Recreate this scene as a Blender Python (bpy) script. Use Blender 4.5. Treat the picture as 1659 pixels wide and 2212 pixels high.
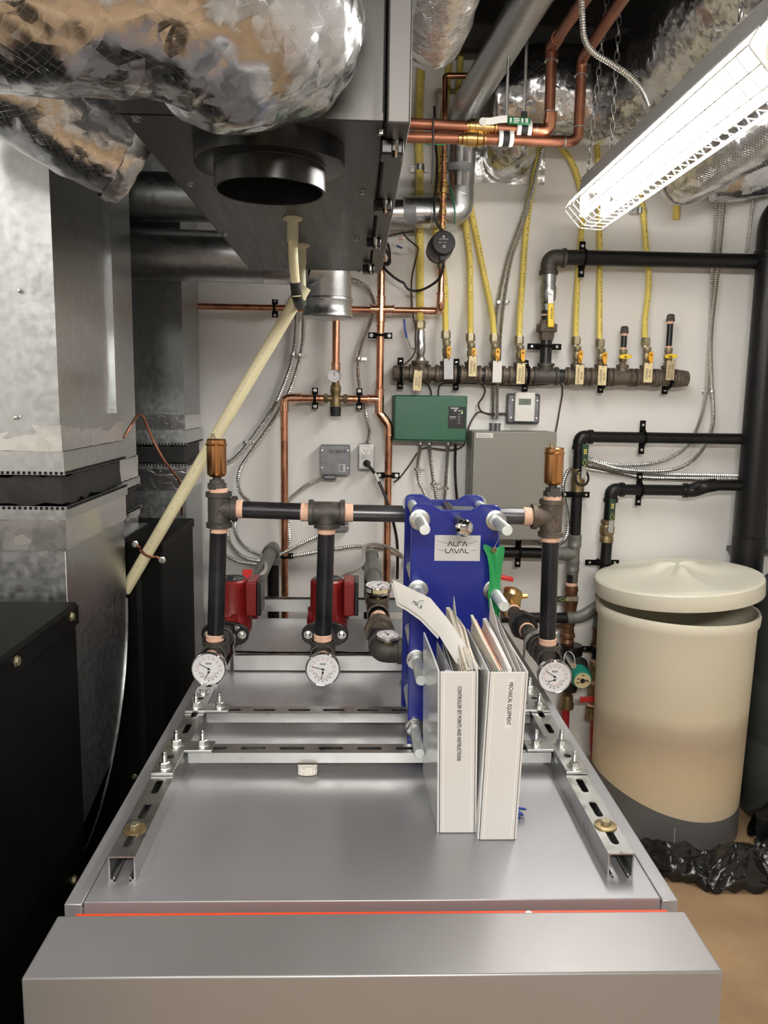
import bpy, bmesh, math, random
from mathutils import Vector as V, Matrix, noise
for o in list(bpy.data.objects): bpy.data.objects.remove(o)
SC = bpy.context.scene
COL = SC.collection
PI = math.pi
RNG = random.Random(7)
# ------------------------------------------------------------------ camera
FPX, CX, CY = 1700.0, 829.5, 1106.0
dY = V(((772.0-CX)/FPX, (CY-856.0)/FPX, -1.0)).normalized()
nz = (0.016*dY.x + 1.0*dY.y)/(-dY.z)
dZ = V((0.016, 1.0, nz)).normalized()
dX = dY.cross(dZ)
B = Matrix((dX, dY, dZ))
CAM = V((0, 0, 1.6))
cam = bpy.data.cameras.new('camera'); camo = bpy.data.objects.new('camera', cam); COL.objects.link(camo)
cam.sensor_fit = 'HORIZONTAL'; cam.sensor_width = 36; cam.lens = 36*FPX/1659.0; cam.clip_start = .02
camo.matrix_world = Matrix.Translation(CAM) @ B.to_4x4()
SC.camera = camo
SC.view_settings.view_transform = 'Standard'; SC.view_settings.look = 'None'
SC.view_settings.gamma = 1; SC.view_settings.use_curve_mapping = False
SC.view_settings.exposure = 1.05
# ------------------------------------------------------------------ light
TUBE_POWER = 30.0
w = bpy.data.worlds.new('world'); SC.world = w; w.use_nodes = True
w.node_tree.nodes['Background'].inputs[0].default_value = (.9, .92, 1, 1)
w.node_tree.nodes['Background'].inputs[1].default_value = .05
def area(name, loc, rot, sx, sy, power, col=(1, .95, .88)):
    l = bpy.data.lights.new(name, 'AREA'); l.shape = 'RECTANGLE'; l.size = sx; l.size_y = sy
    l.energy = power; l.color = col
    o = bpy.data.objects.new(name, l); COL.objects.link(o); o.location = loc; o.rotation_euler = rot
    return o
# the next ceiling fixtures of the row, behind the photographer
area('ceiling_lamp_light', (.15, -.95, 2.32), (math.radians(38), 0, 0), 1.2, .16, 30)
area('ceiling_lamp_light', (-.95, .1, 2.6), (math.radians(8), math.radians(14), 0), .16, 1.2, 9)

def ray(px, py):
    return B @ V(((px-CX)/FPX, (CY-py)/FPX, -1.0))
def P(px, py, y):      # the point at distance y into the room seen at this place of the photo
    r = ray(px, py); return CAM + r*(y/r.y)
def PZ(px, py, z):
    r = ray(px, py); return CAM + r*((z-CAM.z)/r.z)
def PX(px, py, x):
    r = ray(px, py); return CAM + r*(x/r.x)
def PP(lst, y=None): return [P(*q) if len(q) == 3 else P(q[0], q[1], y) for q in lst]

# ------------------------------------------------------------------ materials
MATS = {}
def M(name, col, metal=0.0, rough=.5, var=0.0, vs=20.0, bump=0.0, bs=60.0, rvar=0.0, coat=0.0, spec=None, trans=0.0, emit=0.0, sss=0.0, ramp=None, col2=None, det=4, stretch=None, alpha=1.0):
    m = bpy.data.materials.new(name); m.use_nodes = True; MATS[name] = m
    nt = m.node_tree; N = nt.nodes; L = nt.links; b = N['Principled BSDF']
    b.inputs['Base Color'].default_value = (*col, 1); b.inputs['Metallic'].default_value = metal
    b.inputs['Roughness'].default_value = rough
    if spec is not None: b.inputs['Specular IOR Level'].default_value = spec
    if coat: b.inputs['Coat Weight'].default_value = coat; b.inputs['Coat Roughness'].default_value = .08
    if trans: b.inputs['Transmission Weight'].default_value = trans
    if sss: b.inputs['Subsurface Weight'].default_value = sss; b.inputs['Subsurface Radius'].default_value = (.03, .025, .015)
    if emit: b.inputs['Emission Color'].default_value = (*col, 1); b.inputs['Emission Strength'].default_value = emit
    if alpha < 1: b.inputs['Alpha'].default_value = alpha
    tc = N.new('ShaderNodeTexCoord')
    src = tc.outputs['Object']
    if stretch:
        mp = N.new('ShaderNodeMapping'); mp.inputs['Scale'].default_value = stretch; L.new(src, mp.inputs[0]); src = mp.outputs[0]
    if var or rvar or col2:
        n = N.new('ShaderNodeTexNoise'); n.inputs['Scale'].default_value = vs; n.inputs['Detail'].default_value = det
        L.new(src, n.inputs['Vector'])
        if var or col2:
            cr = N.new('ShaderNodeValToRGB')
            lo = [c*(1-var) for c in col]; hi = [min(1, c*(1+var)) for c in (col2 or col)]
            cr.color_ramp.elements[0].color = (*lo, 1); cr.color_ramp.elements[1].color = (*hi, 1)
            a, z = ramp or (.3, .7)
            cr.color_ramp.elements[0].position = a; cr.color_ramp.elements[1].position = z
            L.new(n.outputs['Fac'], cr.inputs[0]); L.new(cr.outputs[0], b.inputs['Base Color'])
        if rvar:
            mr = N.new('ShaderNodeMapRange'); mr.inputs[1].default_value = .3; mr.inputs[2].default_value = .7
            mr.inputs[3].default_value = max(.02, rough-rvar); mr.inputs[4].default_value = min(1, rough+rvar)
            L.new(n.outputs['Fac'], mr.inputs[0]); L.new(mr.outputs[0], b.inputs['Roughness'])
    if bump:
        n2 = N.new('ShaderNodeTexNoise'); n2.inputs['Scale'].default_value = bs; n2.inputs['Detail'].default_value = 5
        L.new(src, n2.inputs['Vector'])
        bp = N.new('ShaderNodeBump'); bp.inputs['Strength'].default_value = bump; bp.inputs['Distance'].default_value = .004
        L.new(n2.outputs['Fac'], bp.inputs['Height']); L.new(bp.outputs[0], b.inputs['Normal'])
    return m

def foil_material(name, col, rough, scale, strength, scrim=True):
    """crumpled foil: flat facets tilted at random at two sizes, fine wrinkles, and a woven scrim under the skin"""
    m = bpy.data.materials.new(name); m.use_nodes = True; MATS[name] = m
    nt = m.node_tree; N = nt.nodes; L = nt.links; b = N['Principled BSDF']
    b.inputs['Base Color'].default_value = (*col, 1); b.inputs['Metallic'].default_value = 1; b.inputs['Roughness'].default_value = rough
    tc = N.new('ShaderNodeTexCoord'); co = tc.outputs['Object']
    wn = N.new('ShaderNodeTexNoise'); wn.inputs['Scale'].default_value = scale*.5; wn.inputs['Detail'].default_value = 1
    L.new(co, wn.inputs['Vector'])
    mx = N.new('ShaderNodeVectorMath'); mx.operation = 'MULTIPLY_ADD'; mx.inputs[1].default_value = (.5/scale,)*3
    L.new(wn.outputs['Color'], mx.inputs[0]); L.new(co, mx.inputs[2])
    out = None
    for sc, k in ((scale*.62, .55), (scale*1.5, .6), (scale*3.4, .5)):
        v = N.new('ShaderNodeTexVoronoi'); v.feature = 'F1'; v.inputs['Scale'].default_value = sc; L.new(mx.outputs[0], v.inputs['Vector'])
        d = N.new('ShaderNodeVectorMath'); d.operation = 'SUBTRACT'; L.new(mx.outputs[0], d.inputs[0]); L.new(v.outputs['Position'], d.inputs[1])
        c = N.new('ShaderNodeVectorMath'); c.operation = 'SUBTRACT'; L.new(v.outputs['Color'], c.inputs[0]); c.inputs[1].default_value = (.5, .5, .5)
        dt = N.new('ShaderNodeVectorMath'); dt.operation = 'DOT_PRODUCT'; L.new(d.outputs[0], dt.inputs[0]); L.new(c.outputs[0], dt.inputs[1])
        a = N.new('ShaderNodeMath'); a.operation = 'MULTIPLY_ADD'; a.inputs[1].default_value = 26*k; L.new(dt.outputs['Value'], a.inputs[0])
        if out is not None: L.new(out, a.inputs[2])
        else: a.inputs[2].default_value = 0
        out = a.outputs[0]
    n1 = N.new('ShaderNodeTexNoise'); n1.inputs['Scale'].default_value = scale*.7; n1.inputs['Detail'].default_value = 2; L.new(co, n1.inputs['Vector'])
    a2 = N.new('ShaderNodeMath'); a2.operation = 'MULTIPLY_ADD'; a2.inputs[1].default_value = .5
    L.new(n1.outputs['Fac'], a2.inputs[0]); L.new(out, a2.inputs[2]); out = a2.outputs[0]
    if scrim:
        sep = N.new('ShaderNodeSeparateXYZ'); L.new(tc.outputs['UV'], sep.inputs[0]); hs = []
        for sg in (1, -1):
            s = N.new('ShaderNodeMath'); s.operation = 'MULTIPLY_ADD'; s.inputs[1].default_value = sg
            L.new(sep.outputs[1], s.inputs[0]); L.new(sep.outputs[0], s.inputs[2])
            f = N.new('ShaderNodeMath'); f.operation = 'FRACT'; L.new(s.outputs[0], f.inputs[0])
            g = N.new('ShaderNodeMath'); g.operation = 'LESS_THAN'; g.inputs[1].default_value = .07; L.new(f.outputs[0], g.inputs[0]); hs.append(g)
        mxx = N.new('ShaderNodeMath'); mxx.operation = 'MAXIMUM'; L.new(hs[0].outputs[0], mxx.inputs[0]); L.new(hs[1].outputs[0], mxx.inputs[1])
        a3 = N.new('ShaderNodeMath'); a3.operation = 'MULTIPLY_ADD'; a3.inputs[1].default_value = .13
        L.new(mxx.outputs[0], a3.inputs[0]); L.new(out, a3.inputs[2]); out = a3.outputs[0]
        rr = N.new('ShaderNodeMath'); rr.operation = 'MULTIPLY_ADD'; rr.inputs[1].default_value = .07; rr.inputs[2].default_value = rough     # threads are duller than the skin
        L.new(mxx.outputs[0], rr.inputs[0]); L.new(rr.outputs[0], b.inputs['Roughness'])
    bp = N.new('ShaderNodeBump'); bp.inputs['Strength'].default_value = strength; bp.inputs['Distance'].default_value = .01
    L.new(out, bp.inputs['Height']); L.new(bp.outputs[0], b.inputs['Normal'])
    return m

M('wall_paint', (.82, .81, .785), 0, .65, .05, 1.6, .05, 140)
M('dark_room_paint', (.10, .085, .065), 0, .7)
M('ceiling_dark', (.030, .026, .022), 0, .8, .4, 6)
M('floor_tan', (.40, .265, .145), 0, .55, .18, 3.0, .05, 30, col2=(.44, .30, .17))
M('tile_tan', (.50, .40, .28), 0, .4, .1, 8)
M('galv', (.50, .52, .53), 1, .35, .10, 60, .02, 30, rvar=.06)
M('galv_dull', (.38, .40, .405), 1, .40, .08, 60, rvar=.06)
M('zinc', (.52, .53, .52), 1, .33, .1, 25, rvar=.08)
M('bolt_zinc', (.66, .66, .63), 1, .28, .1, 40)
M('rod_zinc', (.70, .75, .74), .75, .48, .08, 60, .1, 200)
M('chrome', (.72, .72, .72), 1, .08)
M('steel_lid', (.385, .385, .40), .6, .41, .05, 3, .012, 90, rvar=.05)
M('steel_cover', (.33, .322, .322), .6, .42, .05, 3, .012, 90, rvar=.05)
M('orange_red', (.80, .07, .02), 0, .4)
M('hrv_steel', (.078, .076, .073), .65, .42, .10, 4, .015, 80, rvar=.06, stretch=(12, 1, 1))
M('hrv_edge', (.15, .147, .143), .8, .5)
M('black_paint', (.003, .003, .003), 0, .55, .3, 8, .02, 120, spec=.10)
M('black_gloss', (.006, .006, .0065), 0, .32, .2, 20)
M('black_rubber', (.012, .012, .012), 0, .55)
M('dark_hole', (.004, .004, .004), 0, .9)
M('iron_pipe', (.030, .030, .033), .55, .34, .35, 12, .05, 120, rvar=.08)
M('iron_mill', (.10, .10, .105), .8, .32, .3, 8, rvar=.1)
M('cast_iron', (.085, .078, .070), .5, .50, .25, 30, .35, 220)
M('cast_rusty', (.13, .105, .08), .45, .52, .35, 40, .3, 200)
M('rust_brown', (.16, .075, .035), .5, .45, .35, 40, .15, 120)
M('abs_grey', (.17, .17, .155), .25, .42, .12, 20)
M('black_abs', (.006, .006, .0065), 0, .38, .3, 14, .03, 90, spec=.35)
M('black_abs_dusty', (.006, .006, .0065), 0, .42, .2, 80, spec=.35)
M('joint_tape', (.80, .50, .36), 0, .7, .1, 60, .4, 160)
M('copper', (.64, .30, .18), 1, .30, .22, 14, rvar=.08)
M('copper_bright', (.78, .42, .27), 1, .2, .15, 40, .2, 150)
M('copper_dull', (.33, .14, .085), .9, .42, .2, 10)
M('brass', (.62, .42, .17), 1, .28, .15, 40, .1, 160)
M('brass_dull', (.30, .23, .12), .85, .45, .3, 50, .2, 180)
M('brass_pale', (.33, .29, .19), .75, .46, .25, 50, .2, 180)
M('bronze_vent', (.52, .25, .10), 1, .24, .12, 20, stretch=(3, 3, .4))
M('yellow_tube', (.76, .61, .14), 0, .42, .06, 20)
M('yellow_lever', (.85, .58, .03), 0, .4)
M('orange_yellow', (.82, .40, .02), 0, .4)
M('tag_tan', (.74, .62, .35), 0, .5)
M('tag_brown', (.52, .42, .25), 0, .5)
M('tag_white', (.72, .70, .66), 0, .5)
M('tag_grey', (.52, .52, .53), 0, .5)
M('ink', (.015, .015, .015), 0, .6)
M('ink_red', (.62, .30, .29), 0, .6)
M('white_plastic', (.78, .77, .73), 0, .42)
M('white_binder', (.60, .585, .565), 0, .38, .02, 10)
M('binder_film', (.56, .58, .58), 0, .22, .08, 14, .12, 14, coat=.5)
M('paper', (.66, .645, .62), 0, .75, .03, 20)
M('paper_cream', (.66, .60, .50), 0, .75, .06, 20, .3, 50)
M('paper_orange', (.72, .28, .13), 0, .7)
M('paper_grey', (.42, .42, .45), 0, .7, .15, 90)
M('grey_box', (.225, .225, .195), 0, .42, .02, 5)
M('steel_plate', (.20, .207, .22), .7, .45, .15, 30)
M('green_box', (.022, .115, .062), 0, .36, .05, 5)
M('green_dark', (.012, .06, .034), 0, .4)
M('hx_blue', (.012, .022, .23), 0, .27, .03, 4, coat=.2)
M('label_silver', (.62, .62, .62), .35, .42)
M('tag_green', (.015, .27, .075), 0, .5, .1, 12, .1, 40)
M('pump_red', (.20, .010, .010), 0, .36, .1, 20, .1, 160)
M('red_plastic', (.62, .04, .035), 0, .4)
M('red_pex', (.34, .018, .02), 0, .35)
M('green_valve', (.01, .16, .06), 0, .4)
M('dark_green', (.015, .05, .03), 0, .4)
M('teal_pump', (.01, .24, .17), 0, .38)
M('pvc_cream', (.72, .66, .42), 0, .42, .05, 10)
M('pvc_old', (.55, .52, .36), 0, .4, .12, 20)
M('cable_steel', (.66, .66, .63), 1, .34)
M('wire_brown', (.055, .03, .022), 0, .5)
M('wire_black', (.01, .01, .01), 0, .45)
M('wire_blue', (.03, .08, .35), 0, .45)
M('grey_tape', (.24, .25, .26), .2, .5)
M('white_paint_metal', (.75, .74, .70), 0, .4)
M('lamp_housing', (.60, .60, .60), .1, .5)
M('tank_plastic', (.76, .73, .58), 0, .46, .03, 3, sss=.12)
M('tank_lid', (.84, .82, .69), 0, .46, sss=.12)
M('tank_grey', (.135, .135, .135), 0, .45, .08, 6)
M('softener', (.055, .062, .06), 0, .4, .1, 6)
M('wall_box_dark', (.075, .078, .08), 0, .5, .2, 12)
M('bag_black', (.008, .008, .008), 0, .24, bump=.9, bs=16)
M('glass_dial', (.80, .80, .82), 0, .35)
M('lcd', (.18, .22, .18), 0, .2)
M('led_green', (.2, .9, .1), emit=2.0)
M('tube_light', (1, .975, .945), emit=TUBE_POWER)
M('canvas_black', (.012, .0115, .011), 0, .65, .3, 20, .5, 40)
M('foam_white', (.80, .77, .70), 0, .9, bump=1, bs=120)
foil_material('foil', (.64, .645, .66), .20, 18, 1.0)
foil_material('foil_fine', (.78, .77, .75), .24, 30, .85)
foil_material('foil_tape', (.62, .62, .62), .24, 12, .2, False)
foil_material('foil_smooth', (.74, .73, .72), .22, 15, .45)

def tank_gradient():        # salt seen through the translucent wall: darker damp salt under a wavy level
    m = MATS['tank_plastic']; N = m.node_tree.nodes; L = m.node_tree.links; b = N['Principled BSDF']
    tc = N.new('ShaderNodeTexCoord'); sp = N.new('ShaderNodeSeparateXYZ'); L.new(tc.outputs['Object'], sp.inputs[0])
    n = N.new('ShaderNodeTexNoise'); n.inputs['Scale'].default_value = 3.2; n.inputs['Detail'].default_value = 3; L.new(tc.outputs['Object'], n.inputs['Vector'])
    a = N.new('ShaderNodeMath'); a.operation = 'MULTIPLY_ADD'; a.inputs[1].default_value = .14; L.new(n.outputs['Fac'], a.inputs[0]); L.new(sp.outputs[2], a.inputs[2])
    cr = N.new('ShaderNodeValToRGB'); e = cr.color_ramp.elements
    e[0].position = .16; e[0].color = (.74, .64, .45, 1); e[1].position = .95; e[1].color = (.84, .81, .68, 1)
    for p, c in ((.34, (.66, .54, .36)), (.46, (.50, .41, .29)), (.51, (.56, .48, .35)), (.56, (.74, .67, .50)), (.75, (.82, .78, .62))):
        q = e.new(p); q.color = (*c, 1)
    L.new(a.outputs[0], cr.inputs[0]); L.new(cr.outputs[0], b.inputs['Base Color'])
tank_gradient()

# ------------------------------------------------------------------ mesh builder
def frame_for(d):
    d = d.normalized(); up = V((0, 0, 1)) if abs(d.z) < .9 else V((0, 1, 0))
    a = d.cross(up).normalized(); b = a.cross(d).normalized(); return a, b
class MB:
    def __init__(s): s.v = []; s.f = []; s.uv = {}; s.bev = 0
    def add(s, vs, fs):
        o = len(s.v); s.v += [V(x) for x in vs]; s.f += [tuple(i+o for i in f) for f in fs]; return s
    def box(s, x0, x1, y0, y1, z0, z1):
        vs = [(x, y, z) for x in (x0, x1) for y in (y0, y1) for z in (z0, z1)]
        return s.add(vs, [(0, 1, 3, 2), (4, 6, 7, 5), (0, 4, 5, 1), (2, 3, 7, 6), (0, 2, 6, 4), (1, 5, 7, 3)])
    def obox(s, c, ax, ay, az):    # oriented box, half vectors
        c = V(c); ax = V(ax); ay = V(ay); az = V(az)
        vs = [c+i*ax+j*ay+k*az for i in (-1, 1) for j in (-1, 1) for k in (-1, 1)]
        return s.add(vs, [(0, 1, 3, 2), (4, 6, 7, 5), (0, 4, 5, 1), (2, 3, 7, 6), (0, 2, 6, 4), (1, 5, 7, 3)])
    def tube(s, pts, r, n=14, caps=True, uvs=None, amp=0, fr=8, closed=False, seed=0):
        pts = [V(p) for p in pts]; k = len(pts)
        rs = r if isinstance(r, (list, tuple)) else [r]*k
        o = len(s.v); a = b = None; t_prev = None; ln = 0
        for i, p in enumerate(pts):
            if closed: t = (pts[(i+1) % k]-pts[i-1])
            else: t = pts[min(i+1, k-1)]-pts[max(i-1, 0)]
            if t.length < 1e-9: t = t_prev or V((0, 0, 1))
            t.normalize()
            if a is None: a, b = frame_for(t)
            else:
                q = t_prev.rotation_difference(t); a = q @ a; b = q @ b
            t_prev = t
            if i: ln += (p-pts[i-1]).length
            for j in range(n):
                th = 2*PI*j/n; dv = a*math.cos(th)+b*math.sin(th); rr = rs[i]
                if amp:
                    q0 = (p+dv*rr)*fr+V((seed, 0, 0))
                    rr *= 1+amp*(noise.noise(q0)+.5*noise.noise(q0*2.7)+.45*(.25-abs(noise.noise(q0*2.1)))+.28*(.25-abs(noise.noise(q0*4.6+V((5, 1, 3))))))
                s.v.append(p+dv*rr)
            s.uv[i+o*1000] = ln
        L = [s.uv[i+o*1000] for i in range(k)]
        for i in range(k if closed else k-1):
            i2 = (i+1) % k
            for j in range(n):
                j2 = (j+1) % n
                s.f.append((o+i*n+j, o+i*n+j2, o+i2*n+j2, o+i2*n+j))
                if uvs:
                    s.uv[('f', len(s.f)-1)] = [(uvs*j/n, L[i]*uvs/(2*PI*rs[0])), (uvs*(j+1)/n, L[i]*uvs/(2*PI*rs[0])), (uvs*(j+1)/n, L[i2]*uvs/(2*PI*rs[0])), (uvs*j/n, L[i2]*uvs/(2*PI*rs[0]))]
        if caps and not closed:
            s.f.append(tuple(o+j for j in reversed(range(n)))); s.f.append(tuple(o+(k-1)*n+j for j in range(n)))
        return s
    def cyl(s, a, b, r, r2=None, n=16, caps=True):
        return s.tube([a, b], [r, r if r2 is None else r2], n, caps)
    def lathe(s, o, ax, prof, n=20, caps=True):     # prof: (distance along the axis, radius)
        o = V(o); ax = V(ax).normalized()
        a, b = frame_for(ax); k0 = len(s.v)
        for t, r in prof:
            for j in range(n):
                th = 2*PI*j/n; s.v.append(o+ax*t+(a*math.cos(th)+b*math.sin(th))*max(r, 1e-5))
        for i in range(len(prof)-1):
            for j in range(n):
                j2 = (j+1) % n; s.f.append((k0+i*n+j, k0+i*n+j2, k0+(i+1)*n+j2, k0+(i+1)*n+j))
        if caps:
            s.f.append(tuple(k0+j for j in reversed(range(n)))); s.f.append(tuple(k0+(len(prof)-1)*n+j for j in range(n)))
        return s
    def hexn(s, a, b, r): return s.cyl(a, b, r, n=6)
    def sphere(s, c, r, n=16, ax=(0, 0, 1), sq=1.0):
        return s.lathe(c, ax, [(-r*sq*math.cos(PI*i/10), r*math.sin(PI*i/10)) for i in range(11)], n, False)
    def prism(s, poly, vec):
        poly = [V(p) for p in poly]; vec = V(vec); n = len(poly); o = len(s.v)
        s.v += poly+[p+vec for p in poly]
        s.f.append(tuple(o+i for i in reversed(range(n)))); s.f.append(tuple(o+n+i for i in range(n)))
        for i in range(n):
            j = (i+1) % n; s.f.append((o+i, o+j, o+n+j, o+n+i))
        return s
    def torus(s, c, ax, R, r, n=24, m=8):
        a, b = frame_for(V(ax)); c = V(c)
        return s.tube([c+(a*math.cos(2*PI*i/n)+b*math.sin(2*PI*i/n))*R for i in range(n)], r, m, closed=True)
    def sheet(s, grid, th=.0006):     # grid of points, closed thin sheet
        nr = len(grid); nc = len(grid[0]); o = len(s.v)
        g = [[V(p) for p in row] for row in grid]
        for i in range(nr):
            for j in range(nc): s.v.append(g[i][j])
        for i in range(nr):
            for j in range(nc):
                d1 = g[min(i+1, nr-1)][j]-g[max(i-1, 0)][j]; d2 = g[i][min(j+1, nc-1)]-g[i][max(j-1, 0)]
                s.v.append(g[i][j]+d1.cross(d2).normalized()*th)
        q = nr*nc
        for i in range(nr-1):
            for j in range(nc-1):
                a = o+i*nc+j; s.f.append((a, a+nc, a+nc+1, a+1)); s.f.append((q+a, q+a+1, q+a+nc+1, q+a+nc))
        edge = [(i, 0) for i in range(nr)]+[(nr-1, j) for j in range(1, nc)]+[(i, nc-1) for i in range(nr-2, -1, -1)]+[(0, j) for j in range(nc-2, 0, -1)]
        for k in range(len(edge)):
            (i, j), (i2, j2) = edge[k], edge[(k+1) % len(edge)]
            a = o+i*nc+j; b = o+i2*nc+j2; s.f.append((a, q+a, q+b, b))
        return s
    def corr(s, pts, r, pitch=.006, n=8, depth=.26):   # spiral armoured cable: ribs along a smooth path
        pts = resample(pts, pitch/2); rs = [r*(1 if i % 2 else 1-depth) for i in range(len(pts))]
        return s.tube(pts, rs, n)
def spline(pts, n=8):
    pts = [V(p) for p in pts]; out = []
    for i in range(len(pts)-1):
        p0 = pts[max(i-1, 0)]; p1 = pts[i]; p2 = pts[i+1]; p3 = pts[min(i+2, len(pts)-1)]
        for k in range(n):
            t = k/n; t2 = t*t; t3 = t2*t
            out.append(.5*((2*p1)+(p2-p0)*t+(2*p0-5*p1+4*p2-p3)*t2+(3*p1-p0-3*p2+p3)*t3))
    return out+[pts[-1]]
def resample(pts, step):
    out = [pts[0]]; acc = 0
    for a, b in zip(pts, pts[1:]):
        d = (b-a).length
        if d < 1e-9: continue
        t = step-acc
        while t <= d:
            out.append(a+(b-a)*(t/d)); t += step
        acc = d-(t-step)
    if (out[-1]-pts[-1]).length > step*.3: out.append(pts[-1])
    return out
def bend(pts, rad, n=7):     # polyline with rounded corners
    pts = [V(p) for p in pts]; out = [pts[0]]
    for i in range(1, len(pts)-1):
        a, b, c = pts[i-1], pts[i], pts[i+1]
        u = (a-b); w_ = (c-b); k = min(rad, u.length*.48, w_.length*.48)
        p = b+u.normalized()*k; q = b+w_.normalized()*k
        for j in range(n+1):
            t = j/n; out.append(p*(1-t)**2+b*2*t*(1-t)+q*t*t)
    return out+[pts[-1]]

def origin_of(p):
    while p is not None:
        if p.parent is None: return V(p.location)
        p = p.parent
    return V((0, 0, 0))
def mesh_from(mb, name, m, off, smooth=35):
    me = bpy.data.meshes.new(name)
    me.from_pydata([tuple(x-off) for x in mb.v], [], mb.f); me.update()
    if any(isinstance(k, tuple) for k in mb.uv):
        uvl = me.uv_layers.new(name='UVMap')
        for i, pl in enumerate(me.polygons):
            u = mb.uv.get(('f', i))
            if u:
                for li, c in zip(pl.loop_indices, u): uvl.data[li].uv = c
    bm = bmesh.new(); bm.from_mesh(me); bmesh.ops.recalc_face_normals(bm, faces=bm.faces); bm.to_mesh(me); bm.free()
    me.shade_smooth()
    if smooth < 180: me.set_sharp_from_angle(angle=math.radians(smooth))
    me.materials.append(MATS[m]); return me
def thing(name, label, cat, loc, group=None):
    o = bpy.data.objects.new(name, None); COL.objects.link(o); o.location = loc; o.empty_display_size = .05
    o['label'] = label; o['category'] = cat
    if group: o['group'] = group
    return o
def part(name, mb, m, parent, label=None, bev=0, smooth=35, stuff=False):
    o = bpy.data.objects.new(name, mesh_from(mb, name, m, origin_of(parent), smooth)); COL.objects.link(o); o.parent = parent
    if label: o['label'] = label
    if stuff: o['kind'] = 'stuff'
    if bev: add_bevel(o, bev)
    return o
def add_bevel(o, wd, seg=2):
    b = o.modifiers.new('edge', 'BEVEL'); b.width = wd; b.segments = seg; b.limit_method = 'ANGLE'; b.angle_limit = math.radians(50)
def solo(name, mb, m, label, cat, group=None, bev=0, smooth=35):
    xs = [p.x for p in mb.v]; ys = [p.y for p in mb.v]; zs = [p.z for p in mb.v]
    c = V(((min(xs)+max(xs))/2, (min(ys)+max(ys))/2, min(zs)))
    o = bpy.data.objects.new(name, mesh_from(mb, name, m, c, smooth)); COL.objects.link(o); o.location = c
    o['label'] = label; o['category'] = cat
    if group: o['group'] = group
    if bev: add_bevel(o, bev)
    return o
def parts_each(name, mbs, m, parent, **k):
    return [part(name, q, m, parent, **k) for q in mbs]
def struct(name, mb, m, bev=0):
    o = bpy.data.objects.new(name, mesh_from(mb, name, m, V((0, 0, 0)))); COL.objects.link(o); o['kind'] = 'structure'
    if bev: add_bevel(o, bev)
    return o
def lettering(txt, size, c, right, up, m, parent, name='lettering', off=.0008, align='CENTER', squash=1.0):
    cu = bpy.data.curves.new(name, 'FONT'); cu.body = txt; cu.size = size; cu.align_x = align; cu.align_y = 'CENTER'; cu.extrude = .0002
    cu.space_line = .95
    t = bpy.data.objects.new('tmp', cu); COL.objects.link(t)
    me = bpy.data.meshes.new_from_object(t); COL.objects.unlink(t); bpy.data.objects.remove(t)
    right = V(right).normalized(); up = V(up).normalized(); nrm = right.cross(up)
    o0 = origin_of(parent)
    mat4 = Matrix((right*squash, up, nrm)).transposed().to_4x4()
    me.transform(Matrix.Translation(V(c)-o0+nrm*off) @ mat4)
    me.materials.clear(); me.materials.append(MATS[m]); me.name = name
    o = bpy.data.objects.new(name, me); COL.objects.link(o); o.parent = parent
    return o
def copy_thing(root, shift, **props):
    r = root.copy(); COL.objects.link(r); r.location = V(root.location)+V(shift)
    for k, v in props.items(): r[k] = v
    for ch in list(root.children):
        c = ch.copy(); COL.objects.link(c); c.parent = r
        for g in list(ch.children):
            d = g.copy(); COL.objects.link(d); d.parent = c
    return r
# ------------------------------------------------------------------ the room
WY = 3.15
struct('floor', MB().box(-1.7, 2.4, -2.2, 3.3, -.1, 0), 'floor_tan')
struct('wall_back', MB().box(-1.7, 2.4, WY, 3.3, 0, 3.1), 'wall_paint')
struct('wall_left', MB().box(-1.7, -1.55, -2.2, WY, 0, 3.1), 'wall_paint')
struct('wall_right', MB().box(2.25, 2.4, -2.2, WY, 0, 3.1), 'wall_paint')
struct('wall_front', MB().box(-1.7, 2.4, -2.35, -2.2, 0, 3.1), 'wall_paint')
struct('ceiling', MB().box(-1.7, 2.4, -2.2, 3.3, 3.06, 3.16), 'ceiling_dark')
for i in range(9):
    y = -1.6+i*.58
    struct('trim_joist', MB().box(-1.55, 2.25, y-.02, y+.02, 2.84, 3.06), 'ceiling_dark')
mb = MB()
for i in range(14):
    x = -1.6+i*.3; mb.box(x+.002, x+.298, WY-.012, WY, 0, .095)
struct('baseboard_back', mb, 'tile_tan', .002)
# ------------------------------------------------------------------ boiler
ZB = .86
X0, X1 = -.42, .489
T = thing('boiler', 'long silver boiler cabinet in the middle, with a steel frame on its lid', 'boiler', (.035, 1.7, 0))
part('body', MB().box(X0+.004, X1-.004, 1.075, 2.565, .02, ZB-.012), 'steel_cover', T, bev=.002)
part('lid', MB().box(-.393, .464, 1.072, 2.568, ZB-.035, ZB), 'steel_lid', T, bev=.0015)
for a, b in ((X0, -.3945), (.4655, X1)):
    part('side_panel', MB().box(a, b, 1.068, 2.56, .03, ZB-.0005), 'steel_lid', T, bev=.0015)
part('orange_strip', MB().box(X0+.020, X1-.020, 1.046, 1.060, .5, ZB-.0095), 'orange_red', T, 'orange red strip', bev=.001)
mb = MB().prism([(X0, .919, .03), (X0, 1.043, .03), (X0, 1.043, ZB), (X0, .919, ZB)], (X1-X0, 0, 0))
part('front_cover', mb, 'steel_cover', T, bev=.003)
c = PZ(1135, 1962, .845)
mb = MB().lathe((c.x, 1.05, .842), (0, 0, 1), [(0, .003), (.008, .003), (.009, .006), (.012, .005), (.013, .001)], 10)
part('plug', mb, 'white_plastic', T)
mb = MB(); q = PZ(667, 1650, .862); q.y = 1.4665; n = 15
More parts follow.
